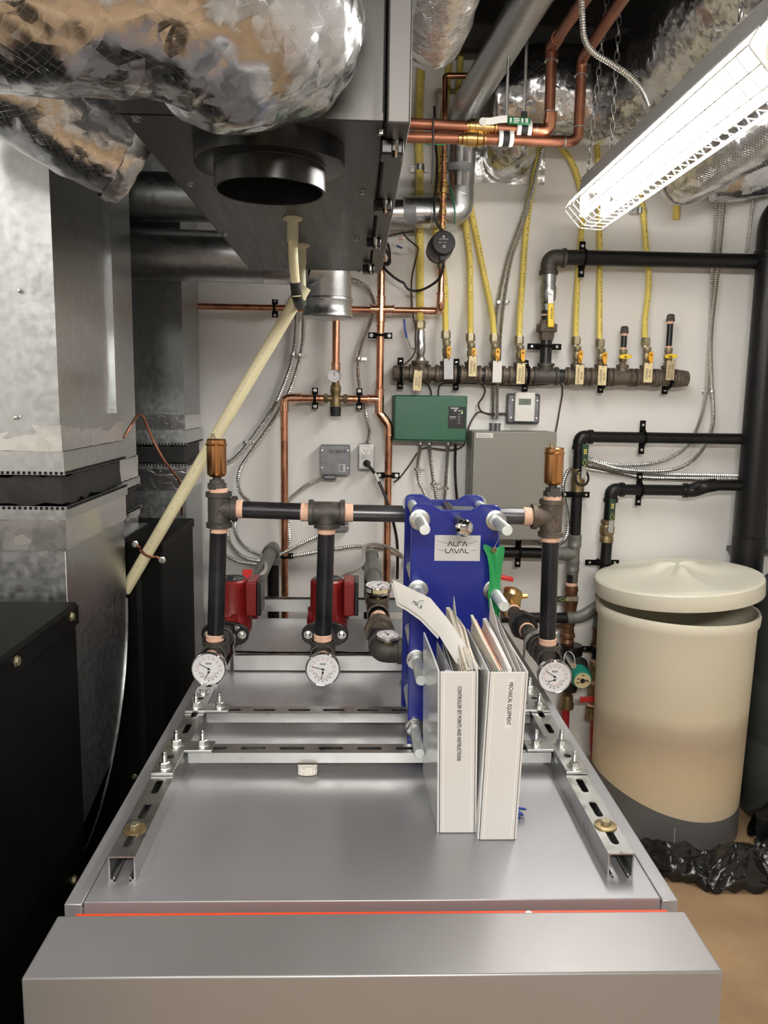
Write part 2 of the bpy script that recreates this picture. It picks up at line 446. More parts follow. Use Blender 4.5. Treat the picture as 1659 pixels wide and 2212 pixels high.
mb.prism([(q.x-.019+.038*i/(n-1), q.y+.004, q.z) for i in range(n)]+[(q.x+.019*math.cos(PI*i/n), q.y-.010*math.sin(PI*i/n)-.0015*(i % 2), q.z) for i in range(1, n)], (0, 0, .016))
solo('foam_scrap', mb, 'foam_white', 'small ragged scrap of white foam against the nearest cross bar on the boiler lid', 'foam')
mb = MB()
c = P(1118, 1765, 1.30); c.z = ZB+.012
for i in range(3):
    mb.torus(c+V((-.006+.002*i, .004*i, .002*i)), (.7-.3*i, .3, .5), .014+.002*i, .0014, 20, 6)
solo('wire_coil', mb, 'wire_blue', 'small coil of blue wire beside the binder marked mechanical equipment', 'wire')

# ------------------------------------------------------------------ strut frame on the lid
ZS = ZB+.041
def channel(x0, x1, y0, y1, z0, z1, axis, pitch=.051*1.6, first=.03, slot=.045, down=True):
    """C channel with slotted top between z0 and z1, running along axis"""
    mb = MB(); t = .0026; sw = .0065
    if axis == 'y':
        tr = lambda a, b, z: V((a, b, z)); a0, a1, b0, b1 = x0, x1, y0, y1
    else:
        tr = lambda a, b, z: V((b, a, z)); a0, a1, b0, b1 = y0, y1, x0, x1
    def bx(A0, A1, B0, B1, Z0, Z1):
        vs = [tr(a, b, z) for a in (A0, A1) for b in (B0, B1) for z in (Z0, Z1)]
        mb.add(vs, [(0, 1, 3, 2), (4, 6, 7, 5), (0, 4, 5, 1), (2, 3, 7, 6), (0, 2, 6, 4), (1, 5, 7, 3)])
    bx(a0, a0+t, b0, b1, z0, z1); bx(a1-t, a1, b0, b1, z0, z1)
    lip = .0095; zf = z0 if down else z1-t
    zr = (z0, z0+.007) if down else (z1-.007, z1)
    for s0, s1 in ((a0+t, a0+lip), (a1-lip, a1-t)): bx(s0, s1, b0, b1, zf, zf+t)
    bx(a0+lip-t, a0+lip, b0, b1, *zr); bx(a1-lip, a1-lip+t, b0, b1, *zr)
    zt = z1 if down else z0+t
    if not down:
        bx(a0+t, a1-t, b0, b1, z0, z0+t); return mb
    mid = (a0+a1)/2
    bx(a0+t, mid-sw, b0, b1, z1-t, z1); bx(mid+sw, a1-t, b0, b1, z1-t, z1)
    cs = [('end', b0)]; p = b0+first
    while p+slot < b1-.01:
        cs.append((p, p+slot)); p += pitch
    ends = [b0]+[c for c in cs[1:]]
    segs = []
    prev = b0; prev_arc = False
    for s_, e_ in cs[1:]:
        segs.append((prev, prev_arc, s_, True)); prev = e_; prev_arc = True
    segs.append((prev, True if len(cs) > 1 else False, b1, False))
    for A, aa, Bb, ba in segs:
        m = 9; g1 = []; g2 = []
        for i in range(m):
            th = PI*i/(m-1); xx = mid-sw*math.cos(th)
            g1.append((xx, A+(-sw+sw*math.sin(th) if aa else 0))); g2.append((xx, Bb-(-sw+sw*math.sin(th) if ba else 0)))
        for zz in (z1, z1-t):
            o = len(mb.v); mb.v += [tr(x, y, zz) for x, y in g1]+[tr(x, y, zz) for x, y in g2]
            for i in range(m-1): mb.f.append((o+i, o+i+1, o+m+i+1, o+m+i))
        for g in (g1, g2):
            o = len(mb.v); mb.v += [tr(x, y, z1) for x, y in g]+[tr(x, y, z1-t) for x, y in g]
            for i in range(m-1): mb.f.append((o+i, o+i+1, o+m+i+1, o+m+i))
    return mb
T = thing('strut_frame', 'galvanized slotted channel frame lying bolted on the boiler lid', 'frame', (.035, 1.8, ZB))
XL0, XL1, XR0, XR1 = -.372, -.331, .399, .440
part('long_channel', channel(XL0, XL1, 1.122, 2.64, ZB+.0005, ZS, 'y', .0835, .025, .05), 'zinc', T)
part('long_channel', channel(XR0, XR1, 1.124, 2.64, ZB+.0005, ZS, 'y', .0835, .025, .05), 'zinc', T)
for y in (1.474, 1.669):
    p = part('cross_channel', channel(XL1+.006, XR0-.004, y, y+.041, ZS-.021, ZS, 'x', .0775, .022, .05), 'zinc', T)
    part('slot_shade_plate', MB().box(XL1+.0065, XR0-.0045, y+.003, y+.038, ZS-.0208, ZS-.0185), 'dark_hole', p)  # added near-black plate closing the channel, puts shade behind its slots
for y, z in ((2.05, ZB+.004), (2.60, ZB+.014)):
    part('cross_channel', channel(XL1+.006, XR0-.004, y, y+.041, z, z+.041, 'x', down=False), 'zinc', T)
def tee_plate(sgn, xc, yc, back):     # L plate with three bolts over the corner of two channels
    mb = MB(); z = ZS+.0003; h = .006
    xo = xc-sgn*.0215; xi = xc+sgn*.0205; xa = xc+sgn*.074
    if back: pts = [(xo, yc-.021), (xa, yc-.021), (xa, yc+.019), (xi, yc+.019), (xi, yc+.125), (xo, yc+.125)]
    else: pts = [(xo, yc+.021), (xa, yc+.021), (xa, yc-.022), (xi, yc-.022), (xi, yc-.117), (xo, yc-.117)]
    mb.prism([(x, y, z) for x, y in pts], (0, 0, h))
    p = part('corner_plate', mb, 'zinc', T, bev=.0012)
    hy = yc+(.050 if back else -.051)
    part('bolt_hole', MB().cyl((xc, hy, z+h-.001), (xc, hy, z+h+.0004), .0072, n=18), 'dark_hole', p)
    for bx_, by_ in [(xc, yc), (xc+sgn*.052, yc), (xc, yc+(.101 if back else -.096))][:2 if (back and sgn > 0) else 3]: bolt(bx_, by_, z+h)
    if back and sgn > 0:
        w_ = part('washer', MB().lathe((xc, yc+.085, z+h), (0, 0, 1), [(0, .0138), (.0016, .0138), (.0018, .0128)], 22), 'bolt_zinc', T); part('hex_head', MB().lathe((xc, yc+.085, z+h+.0017), (0, 0, 1), [(0, .0095), (.007, .0095), (.008, .008)], 6), 'bolt_zinc', w_)
BOLT = []
def bolt(x, y, z):
    if BOLT:
        for name, me, kid in BOLT[:1]:
            o = bpy.data.objects.new('bolt', me); COL.objects.link(o); o.parent = T; o.location = V((x, y, z))-V(T.location)
            k = bpy.data.objects.new('washer', kid); COL.objects.link(k); k.parent = o
        return
    o0 = V(T.location)
    mb = MB().lathe(o0+V((0, 0, .0018)), (0, 0, 1), [(0, .0098), (.009, .0098), (.0105, .008)], 6)
    mb.lathe(o0+V((0, 0, .010)), (0, 0, 1), [(0, .0052)]+[q for i in range(7) for q in ((.001+i*.0024, .0052), (.0022+i*.0024, .0046))]+[(.0195, .0048), (.022, .0035)], 12)
    wm = MB().lathe(o0, (0, 0, 1), [(0, .0138), (.0016, .0138), (.0018, .0128)], 22)
    BOLT.append(('bolt', mesh_from(mb, 'bolt', 'bolt_zinc', o0), mesh_from(wm, 'washer', 'bolt_zinc', o0)))
    bolt(x, y, z)
tee_plate(1, -.3525, 1.495, False); tee_plate(-1, .421, 1.499, False)
tee_plate(1, -.3525, 1.690, True); tee_plate(-1, .421, 1.697, True)
for x, y in ((-.3525, 1.197), (.419, 1.203)):
    wm = MB().lathe((x, y, ZS), (0, 0, 1), [(0, .0185), (.0025, .0185), (.004, .013)], 24)
    p = part('fender_washer', wm, 'brass_dull', T, 'brownish wide washer')
    part('hex_head', MB().lathe((x, y, ZS+.004), (0, 0, 1), [(0, .0085), (.006, .0085), (.007, .007)], 6), 'brass_pale', p)

# ------------------------------------------------------------------ pressure gauges
def dial(parent, c, face, up, R, a1=None, a2=None):
    face = V(face).normalized(); up = V(up).normalized(); right = up.cross(face).normalized()
    c = V(c)
    part('dial', MB().cyl(c-face*.001, c, R, n=40), 'glass_dial', parent)
    tick = MB(); red = MB()
    def stroke(mb, ang, r0, r1, wd, o=V((0, 0, 0))):
        d = right*math.cos(ang)+up*math.sin(ang); s = face.cross(d)
        mb.obox(c+o+d*(r0+r1)/2+face*.0004, d*(r1-r0)/2, s*wd/2, face*.0002)
    for i in range(33):
        a = math.radians(190-200*i/32); stroke(tick, a, R*(.80 if i % 4 else .76), R*.85, R*.012 if i % 4 else R*.022)
        if i % 4 == 0: stroke(red, a, R*.62, R*.68, R*.07)
    for i in range(40): stroke(red, math.radians(185-190*i/39), R*.70, R*.725, R*.03)
    o2 = -up*R*.22
    for i in range(25):
        a = math.radians(185+170*i/24); stroke(tick, a, R*.44, R*.5, R*.012, o2)
        if i % 4 == 0: stroke(tick, a, R*.54, R*.60, R*.06, o2)
        stroke(red, a, R*.36, R*.39, R*.04, o2)
    # small printed mark above the pivot
    for i in range(5): tick.obox(c+up*(R*.36-(R*.03 if i % 2 else 0))+right*R*(-.14+.07*i)+face*.0004, right*R*.022, up*R*(.06 if i in (0, 4) else .045), face*.0002)
    part('scale', tick, 'ink', parent); part('inner_scale', red, 'ink_red', parent)
    nd = MB()
    if a1 is not None:
        d = right*math.cos(a1)+up*math.sin(a1); s = face.cross(d)
        nd.obox(c+d*R*.27+face*.0012, d*R*.42, s*R*.02, face*.0003); nd.cyl(c+face*.0005, c+face*.002, R*.07, n=14)
    if a2 is not None:
        d = right*math.cos(a2)+up*math.sin(a2); s = face.cross(d)
        nd.obox(c+o2+d*R*.17+face*.0012, d*R*.28, s*R*.02, face*.0003); nd.cyl(c+o2+face*.0005, c+o2+face*.002, R*.07, n=14)
    part('needle', nd, 'ink', parent)
def gauge(name, label, c, face, R, depth, a1, a2, stem, group=None, up=(0, 0, 1), back='chrome', cat='gauge'):
    c = V(c); f = V(face).normalized(); u = V(up); u = (u-f*u.dot(f)).normalized()
    T = thing(name, label, cat, c-u*R, group)
    part('case', MB().lathe(c-f*depth, f, [(0, R*.6), (.002, R*.90), (.006, R*.93), (depth*.70, R*.93), (depth*.72, R*.99), (depth-.004, R), (depth-.001, R*.985), (depth+.0005, R*.95), (depth, R*.925), (depth-.003, R*.905), (depth-.0055, R*.9)], 44, False), back, T)
    dial(T, c-f*.004, f, u, R*.9, a1, a2)
    if stem: part('stem', MB().cyl(c-f*depth, V(stem), .0095, n=12), 'brass_dull', T)
    return T
# ------------------------------------------------------------------ plate heat exchanger
HX0, HX1 = .112, .292
T = thing('heat_exchanger', 'tall blue plate heat exchanger standing on the boiler frame', 'heat exchanger', (.2, 1.66, ZB))
def hx_plate(y0, y1, z0, z1, x0=HX0, x1=HX1):
    r = .014; n = 5; sh = .045; dip = .012
    pts = []
    def arc(cx, cz, a0, a1):
        for i in range(n+1):
            a = math.radians(a0+(a1-a0)*i/n); pts.append((cx+r*math.cos(a), cz+r*math.sin(a)))
    arc(x0+r, z0+r, 180, 270); arc(x1-r, z0+r, 270, 360); arc(x1-r, z1-r, 0, 90)
    pts += [(x1-sh+.005, z1), (x1-sh-.015, z1-dip), (x0+sh+.015, z1-dip), (x0+sh-.005, z1)]
    arc(x0+r, z1-r, 90, 180)
    return MB().prism([(x, y0, z) for x, z in pts], (0, y1-y0, 0))
p = part('front_plate', hx_plate(1.560, 1.578,   .872, 1.387), 'hx_blue', T, bev=.002)
part('rear_plate', hx_plate(1.782, 1.800, .862, 1.379), 'hx_blue', T, bev=.002)
mb = MB()
for i in range(26):
    y = 1.580+i*.0077; mb.box(.138, .266, y, y+.005, .906, 1.355)
part('plate_pack', mb, 'steel_plate', T)
lc = P(988, 1184, 1.5597)
lb = part('label', MB().box(lc.x-.0465, lc.x+.0465, 1.5588, 1.560, lc.z-.0265, lc.z+.0265), 'label_silver', T, 'silver maker label', bev=.0004)
# logo: stylised two line lettering with bent strokes
def strokes(parent, cx, cz, y, s, polys, wd, m='ink'):
    mb = MB()
    for pl in polys:
        for (a, b), (c_, d) in zip(pl, pl[1:]):
            u = V((c_-a, 0, d-b))*s; k = V((u.z, 0, -u.x)).normalized()*wd
            mid = V((cx+(a+c_)/2*s, y, cz+(b+d)/2*s))
            mb.obox(mid, u/2+u.normalized()*wd*.7, k, (0, .0002, 0))
    return part('lettering', mb, m, parent)
def letter(ch, x, z, up):
    w_, h = .8, 1.0
    if ch == 'A': p_ = [[(0, 0), (.42, h), (.62, h), (1.05, 0)]]
    elif ch == 'L': p_ = [[(0, h), (0, .25), (.25, 0), (.8, 0)]]
    elif ch == 'F': p_ = [[(0, 0), (0, .75), (.25, h), (.85, h)]]
    elif ch == 'V': p_ = [[(0, h), (.42, 0), (.62, 0), (1.05, h)]]
    return [[(x+a, z+b) for a, b in q] for q in p_]
pl = []
for i, ch in enumerate('ALFA'): pl += letter(ch, -2.35+[0, 1.35, 2.45, 3.6][i], .35, 1)
for i, ch in enumerate('LAVAL'): pl += letter(ch, -2.9+[0, .95, 2.2, 3.45, 4.85][i], -1.35, 1)
strokes(lb, lc.x, lc.z+.0015, 1.5585, .0083, pl, .0008)
strokes(lb, lc.x, lc.z+.0015, 1.5586, .0083, [[(-4.7, 1.6), (-3.6, 1.15), (-2.5, .95)], [(2.6, .95), (3.7, 1.2), (4.6, 1.65)], [(-4.7, -.65), (-3.1, -.72)], [(3.4, -.72), (4.6, -.6)]], .00025)
for sx, x in ((0, .1275), (1, .2815)):
    for i, z in enumerate((1.357, 1.212, 1.065, .917)):
        if sx == 1 and i > 1: continue
        rod = MB().lathe((x, 1.436, z), (0, 1, 0), [(0, .0095), (.002, .0108), (.385, .0108)], 16)
        r = part('tie_rod', rod, 'rod_zinc', T)
        nt = MB().cyl((x, 1.541, z), (x, 1.556, z), .0175, n=6); nt.lathe((x, 1.554, z), (0, 1, 0), [(0, .0185), (.001, .021), (.006, .021)], 24)
        part('nut', nt, 'zinc', r)
        nt = MB().cyl((x, 1.803, z), (x, 1.818, z), .0175, n=6); nt.lathe((x, 1.800, z), (0, 1, 0), [(0, .021), (.004, .021)], 24)
        part('nut', nt, 'zinc', r)
k = P(1003, 1141, 1.47)
g = part('guide_bar', MB().cyl((k.x, 1.475, k.z), (k.x, 1.81, k.z), .0105, n=16), 'iron_mill', T)
part('knob', MB().lathe((k.x, 1.462, k.z), (0, 1, 0), [(0, .002), (.001, .009), (.004, .0145), (.009, .0175), (.014, .017), (.018, .012), (.02, .008)], 24), 'chrome', g, smooth=80)
# green paper tag wired to the upper bolt
A = PP([(1072, 1125), (1074, 1140), (1078, 1160), (1068, 1182)], 1.530)
T2 = thing('paper_tag', 'bent green paper tag wired to the blue heat exchanger', 'tag', A[-1])
rows = []
for i, (py, xl, xr, d) in enumerate(((1176, 1045, 1089, 0), (1184, 1044, 1090, .004), (1200, 1052, 1088, .008), (1222, 1056, 1084, .010), (1250, 1058, 1081, .006), (1280, 1054, 1080, .0), (1310, 1056, 1080, -.004), (1332, 1062, 1078, -.004), (1352, 1070, 1075, 0))):
    rows.append([P(xl+(xr-xl)*j/6, py+(4 if i == 0 and j in (2, 4) else 9 if i == 0 and j == 3 else 0)+(xr-xl)*.08*j/6, 1.528+d*math.sin(j*1.1)+.006*math.cos(j*.9+i*.6)) for j in range(7)])
mb = MB().sheet(rows, .0005); part('tag_paper', mb, 'tag_green', T2, smooth=80)
c = P(1067, 1188, 1.519); part('eyelet', MB().torus(c, (0, 1, 0), .004, .0017, 16, 6), 'copper_dull', T2)
part('wire', MB().tube(spline(A+[P(1066, 1187, 1.524)], 5), .0007, 6), 'cable_steel', T2)
# ------------------------------------------------------------------ black iron header, risers and what hangs on them
def fitting(mb, c, arms, r, rb, band=.013, n=20):
    c = V(c); mb.sphere(c, r, n)
    for d, ln in arms:
        d = V(d).normalized(); a, _ = c, 0
        mb.lathe(c, d, [(0, r), (ln-band, r), (ln-band*.85, rb), (ln, rb), (ln+.0005, rb-.004), (ln-.004, rb-.005)], n, False)
    return mb
def elbow(mb, c, d1, d2, r, rb, ln, band=.013, n=18):
    c = V(c); d1 = V(d1).normalized(); d2 = V(d2).normalized()
    pts = bend([c+d1*ln, c, c+d2*ln], ln*.8, 8); mb.tube(pts, r, n)
    for d in (d1, d2): mb.lathe(c, d, [(ln-band, r), (ln-band*.85, rb), (ln, rb), (ln+.0005, rb-.004)], n, False)
    return mb
def tape(c, d, r, ln, parent, seed=0):
    c = V(c); d = V(d).normalized()
    return part('joint_tape', MB().lathe(c, d, [(0, r*.98), (ln*.1, r+.0012), (ln*.55, r+.0005), (ln*.9, r+.0012), (ln, r*.98)], 18), 'joint_tape', parent)
HY = 1.95
RP = .0212; RF = .0275; RB = .0325
cl = P(473, 1099, HY); cm = P(706, 1107, HY); cr_ = P(1191, 1116, HY)
bl = P(465, 1412, HY); bm_ = P(697, 1412, HY); br = P(1181, 1420, HY)
hz = (cl.z+cm.z+cr_.z)/3
T = thing('header_pipe', 'black iron header on three upright risers behind the pressure gauges', 'pipe', (cm.x, HY, .93))
X_ = V((1, 0, 0)); Y_ = V((0, 1, 0)); Z_ = V((0, 0, 1))
part('tee', fitting(MB(), cl, [(Z_, .042), (-Z_, .046), (X_, .044)], RF, RB), 'cast_iron', T)
part('tee', fitting(MB(), cm, [(X_, .045), (-X_, .045), (-Z_, .038)], RF, RB), 'cast_iron', T)
part('tee', fitting(MB(), cr_, [(Z_, .044), (-Z_, .050), (-X_, .050)], RF, RB), 'cast_rusty', T)
part('pipe', MB().cyl(cl, cm, RP, n=24), 'iron_pipe', T)
part('pipe', MB().cyl(cm, cr_, RP, n=24), 'iron_mill', T, 'shiny bare length of pipe')
for a, b in ((cl, bl), (cm, bm_), (cr_, br)): part('riser', MB().cyl(a, b, RP, n=24), 'iron_pipe', T)
for c, d, ln in ((cl+X_*.043, X_, .017), (cm-X_*.065, X_, .022), (cm+X_*.044, X_, .022), (cr_-X_*.072, X_, .023), (cl-Z_*.060, Z_, .014), (cm-Z_*.054, Z_, .016), (cr_-Z_*.064, Z_, .014), (cl+Z_*.041, Z_, .011), (cr_+Z_*.043, Z_, .010)): tape(c, d, RP+.001, ln, T)
for b in (bl, bm_, br):
    part('tee', fitting(MB(), b+Z_*.002, [(Z_, .034), (Y_, .040), (-Y_, .030)], RF, RB), 'cast_iron', T)
    tape(b+Z_*.035, Z_, RP+.001, .018, T)
# embossed marks on the cast tees
mk = MB()
for a, b in (((-.008, .014), (-.001, .0)), ((.006, .014), (-.001, .0))):
    mk.tube([cl+V((a[0], -RF-.0005, a[1]-.012)), cl+V((b[0], -RF-.0005, b[1]-.012))], .0012, 6)
part('cast_mark', mk, 'cast_iron', T)
mk = MB(); d = cr_+V((.0, -RF, -.008))
mk.tube([d+V((0, 0, .014)), d+V((.008, .001, 0)), d+V((0, 0, -.014)), d+V((-.008, .001, 0)), d+V((0, 0, .014))], .0012, 6)
part('cast_mark', mk, 'cast_rusty', T)

def air_vent(c, label):
    c = V(c)
    T = thing('air_vent', label, 'air vent', c, 'air vents on the header')
    part('bushing', MB().cyl(c-Z_*.002, c+Z_*.012, .0235, n=8).cyl(c+Z_*.012, c+Z_*.021, .0185, n=6).cyl(c+Z_*.02, c+Z_*.03, .0105, n=14), 'cast_iron', T)
    part('float_chamber', MB().lathe(c+Z_*.027, Z_, [(0, .012), (.002, .019), (.007, .0232), (.012, .024), (.080, .024)], 28), 'bronze_vent', T)
    part('cap', MB().lathe(c+Z_*.105, Z_, [(0, .0255), (.0015, .0265), (.004, .0265), (.0055, .0235), (.014, .0235), (.0165, .021), (.0172, .010), (.018, .0)], 28), 'bronze_vent', T)
    part('valve_stem', MB().cyl(c+V((-.008, 0, .121)), c+V((-.008, 0, .128)), .0055, n=10).cyl(c+V((-.008, 0, .128)), c+V((-.008, 0, .134)), .004, n=8), 'brass_pale', T)
air_vent(cl+Z_*.052+X_*-.004, 'copper coloured air vent over the tee at the black furnaces end')
air_vent(cr_+Z_*.053, 'copper coloured air vent over the tee beside the blue heat exchanger')

gc = [P(450, 1446, 1.85), P(697, 1447, 1.85), P(1199, 1463, 1.85)]
gauge('pressure_gauge', 'chrome rimmed pressure gauge on the riser nearest the black furnaces', gc[0], (.0, -1, .0), .0425, .036, math.radians(150), math.radians(240), bl-Y_*.03, 'pressure gauges under the risers')
gauge('pressure_gauge', 'chrome rimmed pressure gauge on the middle riser', gc[1], (0, -1, .0), .0425, .036, math.radians(166), math.radians(256), bm_-Y_*.03, 'pressure gauges under the risers')
gauge('pressure_gauge', 'chrome rimmed pressure gauge on the riser beside the green pump', gc[2], (-.03, -1, .0), .0425, .036, math.radians(147), math.radians(197), br-Y_*.03, 'pressure gauges under the risers')

# ------------------------------------------------------------------ red pumps with their flanges and return lines
def bolt_hex(mb, c, d, r=.0085, ln=.008):
    c = V(c); d = V(d); mb.lathe(c, d, [(0, r*1.35), (.0015, r*1.35), (.0016, r*.99)], 16); mb.lathe(c+d*.0016, d, [(0, r), (ln, r), (ln+.001, r*.8)], 6); mb.cyl(c+d*ln, c+d*(ln+.006), r*.55, n=10)
def pump(px_body, px_fl, label, ctr, lever_px):
    fy = 2.075; fc = P(px_fl, 1371, fy); z0 = fc.z; x = P(px_body, 1300, 2.2).x; x = .5*x+.5*fc.x
    y0 = 2.20
    T = thing('circulator_pump', label, 'pump', (x, y0, z0-.05), 'red circulator pumps')
    def flange(yy):
        n = 24; pts = []
        for i in range(n):
            a = 2*PI*i/n; c_ = math.cos(a); s_ = math.sin(a)
            rx = .064; rz = .037; e = .75
            pts.append((fc.x+rx*math.copysign(abs(c_)**(1.25), c_), yy, z0+rz*math.copysign(abs(s_)**e, s_)))
        return MB().prism(pts, (0, .013, 0))
    f = part('flange', flange(fy), 'black_gloss', T, 'black oval flange', bev=.002)
    for sx in (-1, 1):
        bm2 = MB(); bolt_hex(bm2, (fc.x+sx*.0455, fy, z0), (0, -1, 0)); part('bolt', bm2, 'bolt_zinc', f)
    part('nipple', MB().cyl((fc.x, 1.98, z0), (fc.x, fy, z0), .0205, n=20).cyl((fc.x, fy-.02, z0), (fc.x, fy, z0), .028, n=20), 'cast_iron', T)
    mb = MB(); mb.lathe((x, y0, z0-.045), Z_, [(0, .035), (.01, .05), (.028, .058), (.05, .059), (.068, .055), (.075, .050)], 32)
    mb.tube([(fc.x, fy+.013, z0), (x, y0, z0)], .03, 18); mb.tube([(x, y0, z0), (x, y0+.11, z0)], .03, 18)
    for sx in (-1, 1): mb.lathe((fc.x+sx*.0455, fy+.0135, z0), Y_, [(0, .016), (.014, .016), (.018, .01)], 14)
    mb.prism([(x-.062, y0+.098, z0-.02), (x+.062, y0+.098, z0-.02), (x+.05, y0+.098, z0+.03), (x-.05, y0+.098, z0+.03)], (0, .013, 0))
    for a in (.3, 1.4, 2.6, 3.8, 5.0): mb.cyl((x+.056*math.cos(a), y0+.056*math.sin(a), z0+.018), (x+.056*math.cos(a), y0+.056*math.sin(a), z0+.036), .009, n=12)
    part('volute', mb, 'pump_red', T)
    part('motor', MB().lathe((x, y0, z0+.028), Z_, [(0, .052), (.006, .049), (.085, .0485), (.094, .0475), (.099, .043), (.0995, .036)], 36), 'pump_red', T)
    part('name_plate', MB().lathe((x, y0, z0+.1275), Z_, [(0, .040), (.0015, .040), (.0018, .036), (.0006, .034), (.0007, .02), (.0022, .019), (.0022, .0135), (.0005, .012), (.0004, .0)], 32, False), 'iron_mill', T)
    part('plug', MB().cyl((x, y0, z0+.1283), (x, y0, z0+.1305), .0125, n=20), 'dark_hole', T)
    bx = x+.047
    b = part('control_box', MB().box(bx, bx+.030, y0-.052, y0+.05, z0+.030, z0+.128), 'pump_red', T, bev=.004)
    part('cover', MB().prism([(bx+.0302, y0-.051, z0+.031), (bx+.0302, y0+.049, z0+.031), (bx+.0302, y0+.049, z0+.127), (bx+.0302, y0-.051, z0+.127)], (.012, 0, 0)), 'black_gloss', b, 'black end cover', bev=.003)
    return fc, x, y0, z0
pA = pump(499, 486, 'dark red circulator pump behind the riser nearest the black furnaces', 0, 0)
pB = pump(708, 702, 'dark red circulator pump behind the middle riser', 0, 0)

def return_line(name, label, x, y0, z, xe, ze, lever, elb=True):
    T = thing(name, label, 'pipe', (x, 2.6, z-.03), 'grey return lines behind the pumps')
    xm = x+(xe-x)*.35
    part('valve_body', MB().lathe((x, y0, z), (xm-x, 2.50-y0, 0), [(0, .028), (.02, .028), (.022, .022), (.04, .031), (.085, .031), (.10, .024), (.12, .027), (.14, .027)], 18), 'brass_dull', T)
    lv = MB(); c = V((xm-.004, 2.41, z+.03))
    lv.cyl(c-Z_*.01, c+Z_*.014, .008, n=10)
    lv.prism([(c.x-.014, c.y-.02, c.z+.008), (c.x+.014, c.y-.02, c.z+.008), (c.x+.012, c.y+.012, c.z+.034), (c.x-.012, c.y+.012, c.z+.034)], (0, .003, .003))
    part('lever_stem', lv, 'zinc', T)
    part('lever', MB().prism([(c.x-.014, c.y+.008, c.z+.030), (c.x+.014, c.y+.008, c.z+.030), (c.x+.015, c.y+.055, c.z+.056), (c.x-.015, c.y+.055, c.z+.056)], (0, -.003, .010)), 'red_plastic', T, 'red plastic lever grip', bev=.002)
    p0 = V((xm, 2.50, z)); p1 = V((xe, 2.93, ze))
    if not elb: return T
    part('pipe', MB().cyl(p0, p1, .024, n=20), 'iron_mill' if lever else 'abs_grey', T)
    if elb:
        e = MB(); d = (p0-p1).normalized(); elbow(e, p1, d, -Z_, .027, .031, .062, .022)
        part('elbow', e, 'abs_grey', T)
        part('drop', MB().cyl(p1-Z_*.05, V((p1.x, p1.y, .35)), .0225, n=20), 'black_abs', T)
    return T
return_line('return_pipe', 'grey return pipe running to the wall from the pump nearest the furnaces', pA[1], pA[2]+.111, pA[3], P(590, 1200, 2.93).x, 1.03, 0)
return_line('return_pipe', 'grey return pipe hidden behind the pump on the middle riser', pB[1], pB[2]+.111, pB[3], P(722, 1250, 2.93).x, 1.0, 0, False)

# ------------------------------------------------------------------ line to the heat exchanger with two round dials lying face up
LX = .066; LZ = .983
T = thing('exchanger_pipe', 'rusty pipe line running back to the wall beside the blue heat exchanger', 'pipe', (LX, 2.3, LZ-.05))
e = MB(); elbow(e, (LX, 1.86, LZ), Y_, X_, .0295, .033, .05, .012); part('elbow', e, 'cast_iron', T)
tape((.108, 1.86, LZ), X_, .0215, .012, T)
part('pipe', MB().cyl((LX, 1.90, LZ), (LX, 2.50, LZ), RP, n=20), 'iron_mill', T)
part('union', MB().lathe((LX, 1.985, LZ), Y_, [(0, .030), (.03, .030), (.032, .028)], 18).cyl((LX, 2.02, LZ), (LX, 2.05, LZ), .041, n=8).lathe((LX, 2.05, LZ), Y_, [(0, .033), (.025, .031), (.03, .025)], 8).lathe((LX, 2.075, LZ), Y_, [(0, .034), (.012, .034), (.02, .026)], 6), 'cast_rusty', T)
tape((LX, 2.125, LZ), Y_, .0235, .02, T)
part('tee', fitting(MB(), (LX, 2.22, LZ), [(Y_, .05), (-Y_, .05), (Z_, .042)], .028, .033), 'cast_rusty', T)
part('valve', MB().lathe((LX, 2.30, LZ), Y_, [(0, .028), (.02, .028), (.025, .034), (.07, .037), (.10, .034), (.12, .026), (.14, .026)], 18), 'brass_dull', T)
xe = P(800, 1196, 2.93)
part('pipe', MB().cyl((LX, 2.44, LZ), (xe.x, 2.90, xe.z), .024, n=20), 'abs_grey', T)
part('coupling', MB().cyl(V((LX, 2.44, LZ))*.6+V((xe.x, 2.9, xe.z))*.4, V((LX, 2.44, LZ))*.25+V((xe.x, 2.9, xe.z))*.75, .030, n=20), 'abs_grey', T)
e = MB(); elbow(e, (xe.x, 2.93, xe.z), -Y_, -Z_, .028, .031, .06, .02); part('elbow', e, 'abs_grey', T)
part('drop', MB().cyl((xe.x, 2.93, xe.z-.04), (xe.x, 2.93, .4), .0225, n=18), 'black_abs', T)
part('clip', MB().tube([(LX+.03, 1.96, LZ+.016), (LX+.02, 1.95, LZ+.03), (LX-.02, 1.95, LZ+.03), (LX-.032, 1.95, LZ)], .004, 8), 'iron_mill', T)
g = P(817, 1263, 2.22)
def flat_gauge(label, c, R, depth, tilt, stem_to, side, a1):
    c = V(c); f = V(tilt).normalized(); u = V((0, 1, 0)); u = (u-f*u.dot(f)).normalized()
    T = thing('temperature_gauge', label, 'gauge', c-f*depth)
    part('case', MB().lathe(c-f*depth, f, [(0, R*.4), (.002, R*.95), (depth*.3, R), (depth-.002, R), (depth, R*.97), (depth, R*.92), (depth-.003, R*.91)], 40, False), side, T)
    dial(T, c-f*.0025, f, u, R*.91, a1, None)
    part('stem', MB().cyl(c-f*depth, V(stem_to), .011, n=10).cyl(c-f*depth, c-f*(depth+.012), .016, n=6), 'brass_dull', T)
    return T
Tg = flat_gauge('chrome pressure dial lying face up over the line by the heat exchanger', g, .038, .024, (0, -.12, 1), (LX, 2.22, LZ+.03), 'chrome', 1.0)
a, b = [], []
